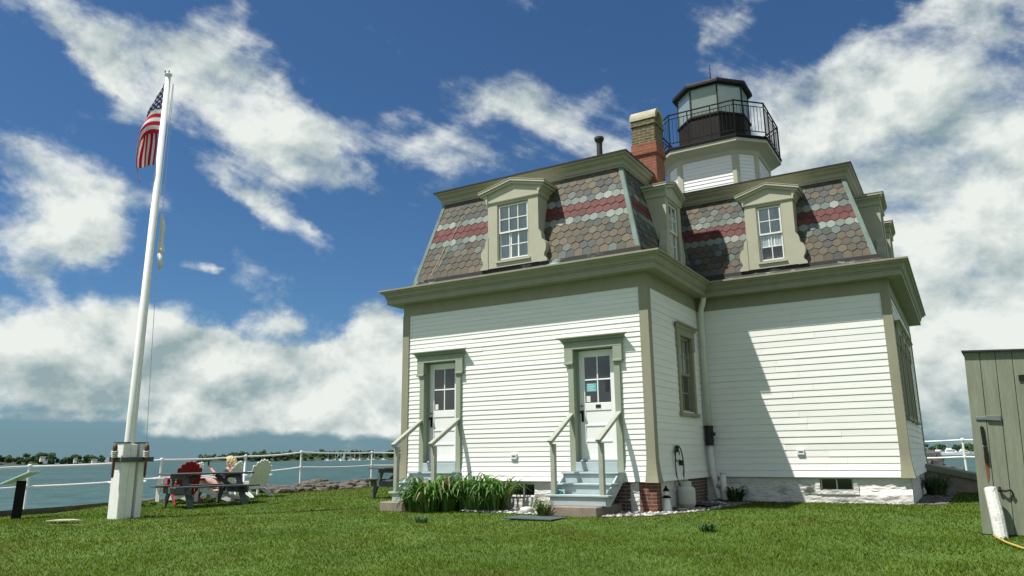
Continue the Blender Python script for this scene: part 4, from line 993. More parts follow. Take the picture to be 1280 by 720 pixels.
railing([(-3,15.2,.74),(-.4,14.9,.76),(2.1,14.6,.77),(4.58,14.14,.78),(7.2,13.6,.78),(10,13,.78),(13,12,.78)], 'white pipe railing behind the cellar bulkhead to the right of the house')

# ------------------------------------------------------------------ picnic tables
def picnic_table():
    r = empty('picnic_table'); L_ = 1.95; Wd = .76; mb = MB()
    for k in range(5): mb.box(-L_/2, -Wd/2+k*.154, .69, L_/2, -Wd/2+k*.154+.144, .728)
    mb.build('tabletop', M['wood_grey'], r, bevel=.005)
    for sgn in (-1, 1):
        mb = MB()
        for k in range(2): mb.box(-L_/2, sgn*(.50+k*.14)-.062, .415, L_/2, sgn*(.50+k*.14)+.07, .452)
        mb.build('bench', M['wood_grey'], r, bevel=.005)
    for e in (-.62, .62):
        for sgn in (-1, 1):
            mb = MB(); mb.bar((e, sgn*.26, .69), (e, sgn*.70, .0), .04, .14, up=(0,1,.6)); mb.build('leg', M['wood_grey'], r, bevel=.004)
        mb = MB(); s = -.041 if e < 0 else .041
        mb.box(e+s-.02, -.72, .275, e+s+.02, .72, .412); mb.box(e+s-.02, -.37, .60, e+s+.02, .37, .688); mb.build('cross_beam', M['wood_grey'], r, bevel=.004)
        mb = MB(); mb.bar((e+s*1.5, 0, .35), (e*.35, 0, .68), .04, .09); mb.build('brace', M['wood_grey'], r)
    return r
pt = picnic_table(); pt.location = (-10.45,-1.05,-.555); pt.rotation_euler.z = math.radians(77)
tag(pt, 'dark grey picnic table on the lawn in front of the seated person', 'picnic table', 'dark grey picnic tables')
p2 = copy_tree(pt); p2.location = (-7.05,2.15,-.49); p2.rotation_euler.z = math.radians(72); p2['label'] = 'dark grey picnic table half hidden behind the left flight of steps'

# ------------------------------------------------------------------ adirondack chairs (face local +x)
def adirondack(matn):
    r = empty('adirondack_chair'); m_ = M[matn]; mb = MB()
    for k in range(7):
        yb = (k-3)*.068; yt = (k-3)*.079; hh = 1.0-.022*abs(k-3)**2.0; a = Vector((-.22, yb, .20)); d = Vector((-.46, yt-yb, .80)).normalized(); b = a+d*(hh*.88)
        n_ = Vector((.87, 0, .5)); side = Vector((0,1,0)); ring = []
        for p, w in ((a, .029), (b-d*.05, .042)): ring.append((p, w))
        arc = [(b-d*.05+d*.042*math.sin(t), .042*math.cos(t)) for t in (.5, 1.0, 1.4)]
        poly = [q-side*w for q, w in ring]+[q-side*w for q, w in arc]+[q+side*w for q, w in arc[::-1]]+[q+side*w for q, w in ring[::-1]]
        mb.prism(poly, n_*.02)
    mb.build('backrest', m_, r)
    mb = MB()
    for k in range(6):
        t = k/5; c = Vector((.30-.50*t, 0, .375-.17*t)); mb.bar(c-Vector((0,.28,0)), c+Vector((0,.28,0)), .088, .02, up=(.32,0,.95))
    mb.build('seat', m_, r)
    for s in (-1, 1):
        mb = MB(); mb.prism([(.44, s*.27, .56), (.44, s*.42, .56), (.30, s*.435, .56), (-.42, s*.37, .555), (-.42, s*.31, .555)], (0,0,.022)); mb.build('armrest', m_, r)
        mb = MB(); mb.box(.24, s*.315-.014, 0, .34, s*.315+.014, .56); mb.box(.19, s*.34-.03, .42, .25, s*.34+.03, .56); mb.build('leg', m_, r)
        mb = MB(); mb.prism([(.36, s*.288, .28), (.36, s*.288, .385), (-.15, s*.288, .235), (-.62, s*.288, .045), (-.70, s*.288, .0), (-.50, s*.288, .0)], (0, -s*.022, 0)); mb.build('stringer', m_, r)
    mb = MB(); mb.bar((-.37,-.36,.53), (-.37,.36,.53), .05, .03); mb.bar((-.53,-.26,.80), (-.53,.26,.80), .05, .025); mb.build('back_brace', m_, r)
    return r
CH = 'adirondack chairs facing the water'
def place(o, x, y, a, lab, s=1.0):
    o.location = (x, y, gz(x, y)+.005); o.rotation_euler.z = math.radians(a); o.scale = (s, s, s); tag(o, lab, 'chair', CH)
c0 = adirondack('white'); place(c0, -11.50, 1.17, 166, 'empty white adirondack chair at the right end of the row, beside the low stone wall', .98)
place(copy_tree(c0), -11.49, .0, 206, 'white adirondack chair in which the person is sitting')
place(copy_tree(c0), -12.80, -.14, 205, 'white adirondack chair holding a red and teal bag, left of the red chair')
place(copy_tree(c0), -13.0, -1.35, 150, 'empty white adirondack chair half hidden behind the flagpole planks')
c1 = adirondack('red'); place(c1, -11.95, -.50, 152, 'red adirondack chair beside the seated person', 1.04)

# bag on the chair
bg = tag(empty('bag', (-12.88,-.18,-.245)), 'red and teal bag lying on the white chair behind the picnic table', 'bag')
mb = MB(); mb.lathe([(.0,0),(.12,.01),(.15,.08),(.13,.16),(.05,.20),(.0,.2)], (0,-.08,0), 12); mb.build('red_pouch', M['red'], bg, smooth=True)
mb = MB(); mb.lathe([(.0,0),(.10,.01),(.12,.09),(.09,.19),(.0,.22)], (.02,.12,0), 12); mb.build('teal_pouch', M['teal'], bg, smooth=True)

# ------------------------------------------------------------------ the seated person
PO = Vector((-11.49,.0,gz(-11.49,.0)+.04)); pa = math.radians(206)
per = empty('person', PO, pa); tag(per, 'seated person with short blond hair, grey top and pink trousers holding up a phone', 'person')
V_ = [(-.12,0,.33),(-.21,0,.46),(-.31,0,.60),(-.37,0,.71),(-.375,0,.78),(-.365,0,.88),(-.345,0,.97),   # 0 pelvis..6 head top
      (-.35,.17,.69),(-.20,.23,.52),(.0,.17,.70),(.06,.15,.76),                                          # left arm 7..10
      (-.35,-.17,.69),(-.14,-.25,.52),(.10,-.22,.60),(.18,-.21,.61),                                        # right arm 11..14
      (-.12,.10,.36),(.30,.13,.50),(.42,.13,.10),(.40,.13,.06),(.55,.15,.035),
      (-.12,-.10,.36),(.32,-.12,.48),(.46,-.14,.10),(.45,-.14,.06),(.60,-.16,.035)]
E_ = [(0,1),(1,2),(2,3),(3,4),(4,5),(5,6),(3,7),(7,8),(8,9),(9,10),(3,11),(11,12),(12,13),(13,14),(0,15),(15,16),(16,17),(17,18),(18,19),(0,20),(20,21),(21,22),(22,23),(23,24)]
R_ = [.145,.14,.145,.10,.055,.095,.085,.062,.045,.034,.03,.062,.045,.034,.03,.095,.07,.045,.04,.04,.095,.07,.045,.04,.04]
skin('body', V_, E_, R_, M['skin'], per)
sub = [0,1,2,3,7,8,11,12]; ix = {a: i for i, a in enumerate(sub)}
skin('shirt', [V_[a] for a in sub], [(ix[a], ix[b]) for a, b in E_ if a in ix and b in ix], [R_[a]+.017 for a in sub], M['shirt'], per)
sub = [0,15,16,17,20,21,22]; ix = {a: i for i, a in enumerate(sub)}
skin('trousers', [V_[a] for a in sub], [(ix[a], ix[b]) for a, b in E_ if a in ix and b in ix], [R_[a]+.016 for a in sub], M['pants'], per)
mb = MB(); rr = random.Random(2); hc = Vector((-.365,0,.935))
for k in range(260):
    d = Vector((rr.gauss(0,1), rr.gauss(0,1), rr.gauss(0,1))).normalized()
    if d.x > .35 and d.z < .45: continue
    if d.z < -.65: continue
    p = hc+Vector((d.x*.108, d.y*.098, d.z*.118)); q = p+Vector((d.x*.012-.012, d.y*.015, -.055)); mb.tube([p, (p+q)/2+d*.018, q], [.016,.018,.007], 5)
mb.build('hair', M['hair'], per)
mb = MB(); mb.lathe([(.0,-.016),(.012,-.008),(.012,.008),(0,.02)], (-.252,0,.90), 8)
mb.build('nose', M['skin'], per); mb = MB()
for s in (-1,1): mb.lathe([(.0,-.010),(.011,0),(.0,.010)], (-.267,s*.035,.925), 8)
mb.build('eyes', M['rubber'], per); mb = MB(); mb.bar((-.266,-.025,.865),(-.266,.025,.865), .012, .010); mb.build('mouth', M['red'], per)
for hx, hy, hz, sg in ((.06,.15,.76,1),(.18,-.21,.61,-1)):
    mb = MB()
    for k in range(4): mb.tube([(hx+.01, hy+(k-1.5)*.017, hz+.0), (hx+.05, hy+(k-1.5)*.019, hz+.035), (hx+.045-.005*k, hy+(k-1.5)*.018, hz+.08-.006*abs(k-1.5))], [.011,.010,.007], 6)
    mb.tube([(hx, hy-sg*.025, hz), (hx+.03, hy-sg*.055, hz+.02), (hx+.035, hy-sg*.05, hz+.06)], [.012,.010,.008], 6); mb.build('fingers', M['skin'], per)
ph = MB(); ph.box(-.006,-.042,-.085,.006,.042,.085); o = ph.build('phone', M['rubber'], bevel=.004); o.location = Matrix.Translation(PO) @ Matrix.Rotation(pa, 4, 'Z') @ Vector((.122,.15,.86)); o.rotation_euler = (0, .1, pa)
tag(o, 'dark phone held up in front of the seated person', 'phone')

# ------------------------------------------------------------------ shed at the right edge
sh = tag(empty('shed', (4.71,-1.41,-.54)), 'sage green board shed with rusty hardware, cut off by the right edge', 'shed')
fx = Vector((.992,-.125,0)); rr = random.Random(4); dv = Vector((.06,1.3,0)); up = Vector((.079,.0,2.244)); up2 = Vector((.079,.0,2.13))
mb = MB(); WT = 2.0; n_ = 11; s0 = 0
wd = [.172,.168,.175,.17,.17,.172,.168,.172,.17,.17,.172]
for w in wd:
    a, b = s0+.002, s0+w-.004; out = Vector((fx.y,-fx.x,0)); out = Vector((-.125,-.992,0)); j = rr.uniform(0,.004)
    tb = lambda s: up+(up2-up)*(s/WT)
    q = [fx*a, fx*b, fx*b+tb(b), fx*a+tb(a)]; mb.prism([p+out*j for p in q], -out*.022); s0 += w
mb.build('door_boards', M['shed'], sh, bevel=.003)
mb = MB(); T_ = fx*s0; o_ = Vector((-.125,-.992,0))*-.024
base = [Vector((0,0,0))+o_, T_+o_, T_+dv, dv]; mb.loft([[p for p in base], [base[0]+up, base[1]+up2, base[2]+up2, base[3]+up]]); mb.build('wall', M['shed'], sh)
mb = MB(); e = Vector((-.125,-.992,0)); tp = [up+e*.05-fx*.02, up2+T_+e*.05, up2+T_+dv, up+dv-fx*.02]; mb.loft([[p+Vector((0,0,.002)) for p in tp], [p+Vector((0,0,.022)) for p in tp]]); mb.build('roof', M['capmetal'], sh)
o2 = Vector((-.125,-.992,0))
def onshed(s, z, out=0): return fx*s+up*(z/2.244)+o2*out
mb = MB(); mb.prism([onshed(.055,1.385,.005), onshed(.33,1.37,.005), onshed(.33,1.42,.005), onshed(.055,1.42,.005)], o2*.012); mb.prism([onshed(.17,1.375,.017), onshed(.33,1.36,.017), onshed(.33,1.43,.017), onshed(.17,1.43,.017)], o2*.014); mb.build('hasp', M['steel'], sh, bevel=.003)
mb = MB(); mb.prism([onshed(.105,1.07,.005), onshed(.14,1.07,.005), onshed(.13,1.30,.005), onshed(.095,1.30,.005)], o2*.025); mb.prism([onshed(.112,.86,.005), onshed(.148,.86,.005), onshed(.142,1.05,.005), onshed(.108,1.05,.005)], o2*.03); mb.build('strap_hinge', M['lanternblack'], sh, bevel=.004)
mb = MB(); mb.prism([onshed(.112,.70,.0045), onshed(.122,.60,.0045), onshed(.142,.71,.0045), onshed(.150,.95,.0045), onshed(.10,.95,.0045)], o2*.0015); mb.build('rust_stain', M['rust'], sh)
mb = MB(); mb.tube([onshed(.23,.54,.03), onshed(.28,.515,.05), onshed(.35,.53,.04), onshed(.37,.48,.03), onshed(.35,.455,.03)], .012, 8); mb.tube([onshed(.23,.56,.0), onshed(.23,.515,.04)], .016, 8); mb.build('hook', M['lanternblack'], sh)
mb = MB(); mb.prism([onshed(.56,1.84,.005), onshed(1.0,1.84,.005), onshed(1.0,1.91,.005), onshed(.56,1.91,.005)], o2*.015); mb.build('strap_hinge', M['lanternblack'], sh)
# leaning post and cord
mb = MB(); mb.tube([(4.90,-1.72,-.62), (4.885,-1.66,-.3), (4.86,-1.58,.02)], [.072,.075,.07], 12); tag(mb.build('leaning_post', M['log'], bevel=.01), 'short round post with peeling white paint leaning on the green shed', 'post')
mb = MB(); pts = [(4.82,-1.80,-.53),(4.86,-2.0,-.545),(4.93,-2.4,-.55),(5.05,-2.85,-.555),(5.3,-3.1,-.56),(5.8,-3.3,-.56)]; mb.tube([(x, y, z+.015) for x, y, z in pts], .012, 8); tag(mb.build('cord', M['yellow'], smooth=True), 'thin yellow cord lying on the grass by the shed', 'cord')

# ------------------------------------------------------------------ things by the foundation
tk = tag(empty('propane_tank', (.19,1.05,-.49)), 'dirty white propane tank standing on pebbles against the foundation', 'propane tank')
mb = MB(); mb.lathe([(.11,0),(.125,.02),(.125,.035),(.155,.055),(.158,.10),(.158,.30),(.15,.345),(.11,.375),(.05,.385)], n=22); mb.build('cylinder_body', M['tank'], tk, smooth=True)
mb = MB(); v = []
for k in range(19):
    t = .35+PI*1.75*k/18+PI*.1
    for r_, z in ((.095,.372),(.10,.372),(.10,.47),(.095,.47)): v.append((r_*math.cos(t), r_*math.sin(t), z))
mb.add(v, [(4*k+a, 4*k+(a+1) % 4, 4*k+4+(a+1) % 4, 4*k+4+a) for k in range(18) for a in range(4)]+[(0,1,2,3),(72,73,74,75)]); mb.build('collar', M['tank'], tk)
mb = MB(); mb.lathe([(.025,.38),(.025,.43),(.015,.44),(.015,.455),(.032,.46),(.032,.475),(0,.478)], n=10); mb.tube([(0,0,.42),(.06,0,.42)], .014, 8); mb.build('valve', M['rubber'], tk)
mb = MB(); mb.tube([(.02,1.42,-.30)]+[(.058,1.15+.27*math.cos(t)*.85-.02*math.sin(t), .25+.36*math.sin(t)) for t in [-1.2+2*PI*k/30 for k in range(30)]]+[(.06,1.22,-.08),(.10,1.12,-.06)], .011, 8)
mb.tube([(.058,1.05+.13*math.cos(t), .45+.12*math.sin(t)) for t in [2*PI*k/16 for k in range(15)]], .010, 8); mb.tube([(.03,1.05,.60),(.09,1.05,.60)], .022, 8); mb.bar((.06,1.05,.50),(.06,1.06,.62), .07, .05); mb.bar((.06,1.22,.27),(.06,1.26,.34), .07, .05); tag(mb.build('gas_hose', M['rubber']), 'thin black hose coiled on the clapboard wall above the propane tank', 'hose')
lo = tag(empty('lighthouse_ornament', (.10,.22,-.50)), 'small white toy lighthouse ornament with a dark top beside the brick pier', 'ornament')
mb = MB(); mb.lathe([(.085,0),(.085,.02),(.078,.03),(.055,.22),(.05,.225)], n=16); mb.build('tower_base', M['white'], lo)
mb = MB(); mb.lathe([(.075,.225),(.075,.25),(.045,.252),(.045,.27)], n=16); mb.build('gallery', M['black'], lo)
mb = MB(); mb.lathe([(.042,.27),(.042,.34)], n=12); mb.build('lantern', M['white'], lo)
mb = MB(); mb.lathe([(.062,.34),(.05,.36),(.02,.40),(.012,.43),(.0,.435)], n=14); mb.build('roof', M['black'], lo)
mb = MB(); mb.prism([(-1.95,-1.83,0),(-1.05,-1.88,0),(-1.03,-1.36,0),(-1.93,-1.31,0)], (0,0,.02)); o = mb.build('doormat', M['mat'], bevel=.004); o.location.z = gz(-1.5,-1.6)+.012; tag(o, 'slate blue doormat lying on the grass before the right steps', 'doormat')
mb = MB(); v = [(-8.95,-5.35,0),(-8.45,-5.2,.015),(-8.4,-5.02,.0),(-8.6,-5.08,.02),(-8.9,-5.14,.01)]; mb.prism([(x, y, z+gz(x, y)+.035) for x, y, z in v], (0,0,.012)); tag(mb.build('pale_stone_slab', M['stucco']), 'thin pale slab lying flat in the grass in front of the information sign', 'stone slab')
for x, y, r_ in ((.35,.55,.0),): 
    mb = MB(); mb.prism([(.02,.75,-.475),(.28,.25,-.475),(.42,.34,-.475),(.12,.9,-.475)], (0,0,.02)); tag(mb.build('slate_scrap', M['rubble'], bevel=.003), 'flat dark scrap of slate on the pebbles beside the propane tank', 'slate piece')
mb = MB(); mb.prism([(.10,1.35,-.47),(.5,1.15,-.47),(.62,1.75,-.47),(.15,1.9,-.47)], (0,0,.03)); tag(mb.build('rubber_sheet', M['rubber'], bevel=.004), 'black rubber sheet lying on the pebbles behind the propane tank', 'sheet')

# ------------------------------------------------------------------ far shores, boats
CAMP = (4.68,-12.65)
def wp(az, d): return (CAMP[0]+d*math.sin(az), CAMP[1]+d*math.cos(az))
def far_shore(az0, az1, d, width, hfun, seed, name, tree_h):
    """a low hill and its woods along an arc"""
    rr = random.Random(seed); n = 60; v = []; f = []
    for i in range(n+1):
        t = i/n; az = az0+(az1-az0)*t; taper = max(0, min(1, 6*t, 6*(1-t))); H = hfun(t)*taper
        for k in range(7):
            s = k/6; x, y = wp(az, d+width*s); v.append((x, y, WZ-.8+(.9+H)*math.sin(PI*min(1, s*1.15))**.6*(taper*.9+.1)))
    for i in range(n):
        for k in range(6): a = i*7+k; f.append((a, a+1, a+8, a+7))
    mb = MB(); mb.add(v, f); tag(mb.build(name, M['farland'], smooth=True), kind='structure')
    mb = MB(); nt_ = int(abs(az1-az0)*d/2.2*2.4)
    for q in range(nt_):
        t = rr.random(); az = az0+(az1-az0)*t; taper = max(0, min(1, 14*t, 14*(1-t)))
        if taper <= .05: continue
        s = rr.random(); x, y = wp(az, d+4+width*.85*s); hh = tree_h*rr.uniform(.55, 1.15)*(.45+.55*taper)*(.8+.35*mnoise.noise(Vector((az*40, 2, seed)))); zb = WZ+hfun(t)*taper*s*.9
        g = rr.uniform(.7, 1.35); c0 = rr.choice([(.022,.048,.016),(.03,.058,.02),(.038,.06,.022),(.026,.045,.022)]); c0 = tuple(a*g for a in c0)
        for b_ in range(5):
            bx, by, bz = x+rr.gauss(0, hh*.16), y+rr.gauss(0, hh*.16), zb+hh*rr.uniform(.08, .86); rad = hh*rr.uniform(.18, .32)
            vs = []
            for (a_, b2, c2) in ((0,0,1.1),(.9,0,.4),(.28,.86,.45),(-.73,.53,.35),(-.73,-.53,.5),(.28,-.86,.4),(.7,.5,-.5),(-.3,.8,-.5),(-.85,0,-.45),(-.3,-.8,-.5),(.7,-.5,-.5),(0,0,-.9)):
                j = rr.uniform(.7, 1.3); vs.append((bx+a_*rad*j, by+b2*rad*j, bz+c2*rad*j*.9))
            mb.add(vs, [(0,1,2),(0,2,3),(0,3,4),(0,4,5),(0,5,1),(1,6,2),(2,7,3),(3,8,4),(4,9,5),(5,10,1),(6,7,2),(7,8,3),(8,9,4),(9,10,5),(10,6,1),(11,7,6),(11,8,7),(11,9,8),(11,10,9),(11,6,10)], tuple(a*rr.uniform(.85,1.15) for a in c0))
    return mb
M['farland'] = mat('far_shore_ground', (.035,.05,.022), .95, .2, .02)
def woods(mbs, label):
    mb = MB()
    for m_ in mbs: mb.add(m_.v, m_.f); mb.c[-len(m_.v):] = m_.c
    tag(mb.build('woods', M['foliage'], attr='Col'), label, 'woods', kind='stuff')
a1 = far_shore(-1.22, -1.068, 1150, 90, lambda t: 3.5, 1, 'far_shore', 13)
a2 = far_shore(-1.070, -1.008, 1180, 80, lambda t: 3, 2, 'far_shore', 11)
a3 = far_shore(-.928, -.885, 1150, 60, lambda t: 3, 3, 'far_shore', 11)
a4 = far_shore(-.905, -.60, 1180, 160, lambda t: 6, 4, 'far_shore', 14)
woods([a1, a2, a3, a4], 'dark green wooded shore across the water on the left')
a5 = far_shore(-.62, .30, 1000, 220, lambda t: 7+3*math.sin(t*9), 5, 'far_shore', 11)
woods([a5], 'dark green wooded shore across the water on the right')

def far_house(az, d, w, h, dep, lab, zb=1.5, colr='bldg'):
    x, y = wp(az, d); r = empty('shore_house', (x, y, WZ+zb), -az+.3); mb = MB(); mb.box(-w/2,-dep/2,-3,w/2,dep/2,h); mb.build('wall', M[colr], r)
    mb = MB(); mb.prism([(-w/2-.4,-dep/2-.4,h),(-w/2-.4,dep/2+.4,h),(-w/2-.4,0,h+dep*.42)], (w+.8,0,0)); mb.build('roof', M['shoreroof'], r)
    for k in range(3):
        mb = MB(); mb.box(-w/2+w*(k+.6)/3.6,-dep/2-.06,h*.35,-w/2+w*(k+1.1)/3.6,-dep/2-.01,h*.75); mb.build('window', M['winddark'], r)
    tag(r, lab, 'house', 'small houses on the far left shore')
far_house(-1.089, 1140, 5.4, 2.1, 3.4, 'white shore house among the trees at the far left', 6.5)
far_house(-1.086, 1141, 4.1, 1.3, 2.9, 'low grey-roofed shore house just right of the white one at the far left', 4)
far_house(-1.057, 1170, 3.6, 2.5, 2.9, 'small bright white shore house on the second wooded point', 4)
far_house(-1.038, 1172, 6.3, 1.7, 3.4, 'long low shore house at the right end of the second wooded point', 3)

def sailboat():
    r = empty('sailboat'); L_ = 10; mb = MB(); loops = []
    for t in np.linspace(0, 1, 9):
        x = -L_/2+L_*t; w = 1.5*math.sin(PI*min(1, .25+t*.75))**.8*(1 if t < .99 else .05)+.02; sheer = 1.0+.35*(t-.4)**2*2
        loops.append([(x, -w, sheer), (x, -w*.75, .1), (x, 0, -.35), (x, w*.75, .1), (x, w, sheer)])
    mb.loft(loops); mb.build('hull', M['hull'], r)
    mb = MB(); mb.prism([(-1.8,-.8,1.0),(1.8,-.6,1.0),(1.6,-.5,1.55),(-1.8,-.7,1.6)], (0,1.3,0)); mb.build('cabin', M['hull'], r)
    mb = MB(); mb.tube([(.6,0,1.2),(.6,0,14.)], [.16,.10], 6); mb.build('mast', M['mast'], r)
    mb = MB(); mb.tube([(.6,0,2.3),(-3.6,0,2.4)], .22, 6); mb.build('boom', M['hull'], r)
    return r
sb = sailboat(); spots = [(-.775,1010,.4),(-.766,1040,1.2),(-.747,1000,2.0),(-.742,1060,.2),(-.735,980,2.6),(-.724,1030,.9),(-.717,1000,1.7),(-.759,1070,.1),(-.705,1010,.5)]
labs = ['sailboat moored off the right-hand wooded shore, its bare mast above the trees']
for i, (az, d, a) in enumerate(spots):
    o = sb if i == 0 else copy_tree(sb); x, y = wp(az, d); o.location = (x, y, WZ); o.rotation_euler.z = a; tag(o, 'white bare-masted sailboat moored in the group between the white chair and the house', 'sailboat', 'moored sailboats')
# the two boats under sail
for az, d, lab in ((-.754, 900, 'white sailboat with its triangular sail up among the moored boats'), (-1.0235, 1000, 'lone sailboat with a white sail just left of the flagpole base')):
    o = copy_tree(sb); x, y = wp(az, d); o.location = (x, y, WZ); o.rotation_euler.z = -az+.5; tag(o, lab, 'sailboat'); 
    if 'group' in o: del o['group']
    mb = MB(); mb.prism([(.45,0,2.8),(-3.6,0,2.7),(.45,0,12.5)], (0,.06,0)); mb.build('sail', M['hull'], o)
def motor_yacht():
    r = empty('motor_yacht'); L_ = 13; mb = MB(); loops = []
    for t in np.linspace(0, 1, 9):
        x = -L_/2+L_*t; w = 2.1*(1-max(0, t-.45)**2*3.1)+.03; sheer = 1.7+.9*t*t; loops.append([(x, -w, sheer), (x, -w*.8, 0), (x, 0, -.4), (x, w*.8, 0), (x, w, sheer)])
    mb.loft(loops); mb.build('hull', M['hull'], r)
    mb = MB(); mb.loft([[(-5,-1.6,1.7),(2.6,-1.5,1.9),(2.6,1.5,1.9),(-5,1.6,1.7)],[(-4.8,-1.5,3.6),(1.2,-1.3,3.6),(1.2,1.3,3.6),(-4.8,1.5,3.6)]]); mb.loft([[(-4.2,-1.3,3.62),(-.2,-1.2,3.62),(-.2,1.2,3.62),(-4.2,1.3,3.62)],[(-4.0,-1.2,4.9),(-1.2,-1.1,4.9),(-1.2,1.1,4.9),(-4.0,1.2,4.9)]]); mb.build('cabin', M['hull'], r)
    mb = MB(); mb.box(-4.2,-1.62,2.5,1.2,1.62,3.2); mb.build('cabin_window', M['winddark'], r)
    mb = MB(); mb.tube([(-3,0,4.9),(-3.3,0,8)], .08, 6); mb.build('mast', M['mast'], r)
    return r
my = motor_yacht()
for i, (az, d, a, lab, s) in enumerate(((-.0265,800,.3,'white motor yacht moored on the right, nearest the house corner',1),(-.0145,780,.1,'largest white motor yacht, moored on the right between house and railing post',1.25),(-.002,820,.35,'white motor yacht moored on the right beside the shed edge',1.05),(-.033,850,2.9,'small white motor boat moored far right above the grey rubble mound',.8))):
    o = my if i == 0 else copy_tree(my); x, y = wp(az, d); o.location = (x, y, WZ); o.rotation_euler.z = a; o.scale = (s, s, s); tag(o, lab, 'motor yacht', 'motor yachts moored on the right')
# ------------------------------------------------------------------ light, sky, camera
SUN = Vector((-.785,-1.0,2.45)).normalized(); EL = math.asin(SUN.z); AZ = math.atan2(SUN.x, SUN.y)
EXPOSURE = .75; SKY = .10
ld = bpy.data.lights.new('sun', 'SUN'); ld.energy = 4.2; ld.angle = math.radians(.53); ld.color = (1,.965,.90)
lo_ = bpy.data.objects.new('sun', ld); COL.objects.link(lo_); lo_.rotation_euler = SUN.to_track_quat('Z', 'Y').to_euler(); lo_.location = SUN*50
CLOUDS = [(-1.119,0.49,0.062,0.021,-42,0.75),(-1.077,0.456,0.019,0.04,10,0.55),(-1.054,0.429,0.054,0.025,-25,0.6),(-0.983,0.47,0.115,0.05,-15,0.9),(-0.9,0.431,0.142,0.052,-22,1),(-0.954,0.526,0.045,0.04,-20,0.6),(-0.896,0.518,0.062,0.032,-40,0.4),(-0.814,0.401,0.101,0.045,-25,0.95),(-0.769,0.359,0.065,0.023,-5,0.7),(-0.739,0.438,0.067,0.028,15,0.6),(-0.683,0.451,0.034,0.016,0,0.5),(-0.642,0.406,0.096,0.029,-10,0.85),(-0.579,0.387,0.028,0.017,-20,0.5),(-0.918,0.348,0.059,0.017,-28,0.8),(-0.84,0.316,0.077,0.018,-30,0.85),(-0.776,0.291,0.03,0.01,-15,0.6),(-0.853,0.352,0.061,0.03,-25,0.6),(-1.14,0.33,0.074,0.042,-8,1),(-1.072,0.314,0.092,0.035,-12,0.9),(-0.997,0.313,0.055,0.015,-5,0.6),(-1.103,0.249,0.088,0.043,5,1),(-1.063,0.264,0.051,0.032,0,0.9),(-1.121,0.206,0.031,0.02,-40,0.6),(-0.986,0.346,0.037,0.017,0,0.35),(-0.944,0.236,0.035,0.008,-3,0.65),(-0.92,0.235,0.014,0.008,0,0.5),(-1.098,0.14,0.101,0.045,0,1),(-1.008,0.146,0.104,0.038,-3,0.95),(-1.108,0.085,0.084,0.04,0,0.8),(-0.97,0.114,0.097,0.029,5,0.8),(-1.035,0.069,0.091,0.022,0,0.7),(-0.917,0.131,0.075,0.025,0,0.7),(-0.842,0.164,0.047,0.016,-2,0.85),(-0.926,0.15,0.027,0.008,0,0.5),(-0.877,0.092,0.132,0.038,0,1),(-0.788,0.094,0.12,0.046,0,0.95),(-0.724,0.136,0.062,0.062,0,1),(-0.693,0.168,0.064,0.037,-10,0.9),(-0.706,0.074,0.103,0.036,0,0.9),(-0.883,0.048,0.131,0.02,0,0.75),(-0.756,0.043,0.12,0.016,0,0.8),(-0.928,0.033,0.054,0.007,0,0.4),(-1.111,0.05,0.045,0.006,0,0.6),(-1.025,0.049,0.024,0.006,0,0.5),(-0.81,0.124,0.07,0.02,0,0.6),(-0.568,0.464,0.087,0.037,-10,0.7),(-0.509,0.463,0.081,0.041,-15,0.75),(-0.439,0.476,0.046,0.026,20,0.5),(-0.377,0.462,0.051,0.028,0,0.65),(-0.442,0.405,0.041,0.022,0,0.65),(-0.391,0.407,0.051,0.029,10,0.7),(-0.475,0.432,0.041,0.019,0,0.4),(-0.299,0.519,0.067,0.057,40,0.3),(-0.198,0.538,0.064,0.029,40,0.55),(-0.249,0.517,0.043,0.028,40,0.5),(-0.214,0.479,0.053,0.038,-20,0.5),(-0.175,0.448,0.061,0.038,-20,0.6),(-0.142,0.38,0.088,0.072,10,1),(-0.068,0.348,0.118,0.089,0,1),(0.029,0.348,0.122,0.098,20,1),(-0.015,0.272,0.161,0.074,0,1),(0.079,0.408,0.086,0.093,0,1),(0.074,0.266,0.105,0.114,0,1),(-0.016,0.468,0.081,0.026,25,0.6),(-0.074,0.454,0.065,0.027,25,0.45),(0.041,0.489,0.101,0.034,15,0.75),(-0.053,0.393,0.09,0.032,0,0.7),(0.098,0.472,0.062,0.049,0,0.7),(-0.004,0.42,0.052,0.026,30,0.3),(-0.009,0.187,0.09,0.046,0,0.85),(0.055,0.125,0.09,0.061,0,0.9),(-0.01,0.112,0.088,0.055,0,0.9),(0.023,0.055,0.106,0.045,0,0.95),(-0.035,0.04,0.089,0.036,0,0.9),(0.079,0.189,0.059,0.026,0,0.7),(0.051,0.156,0.03,0.017,0,0.8)]
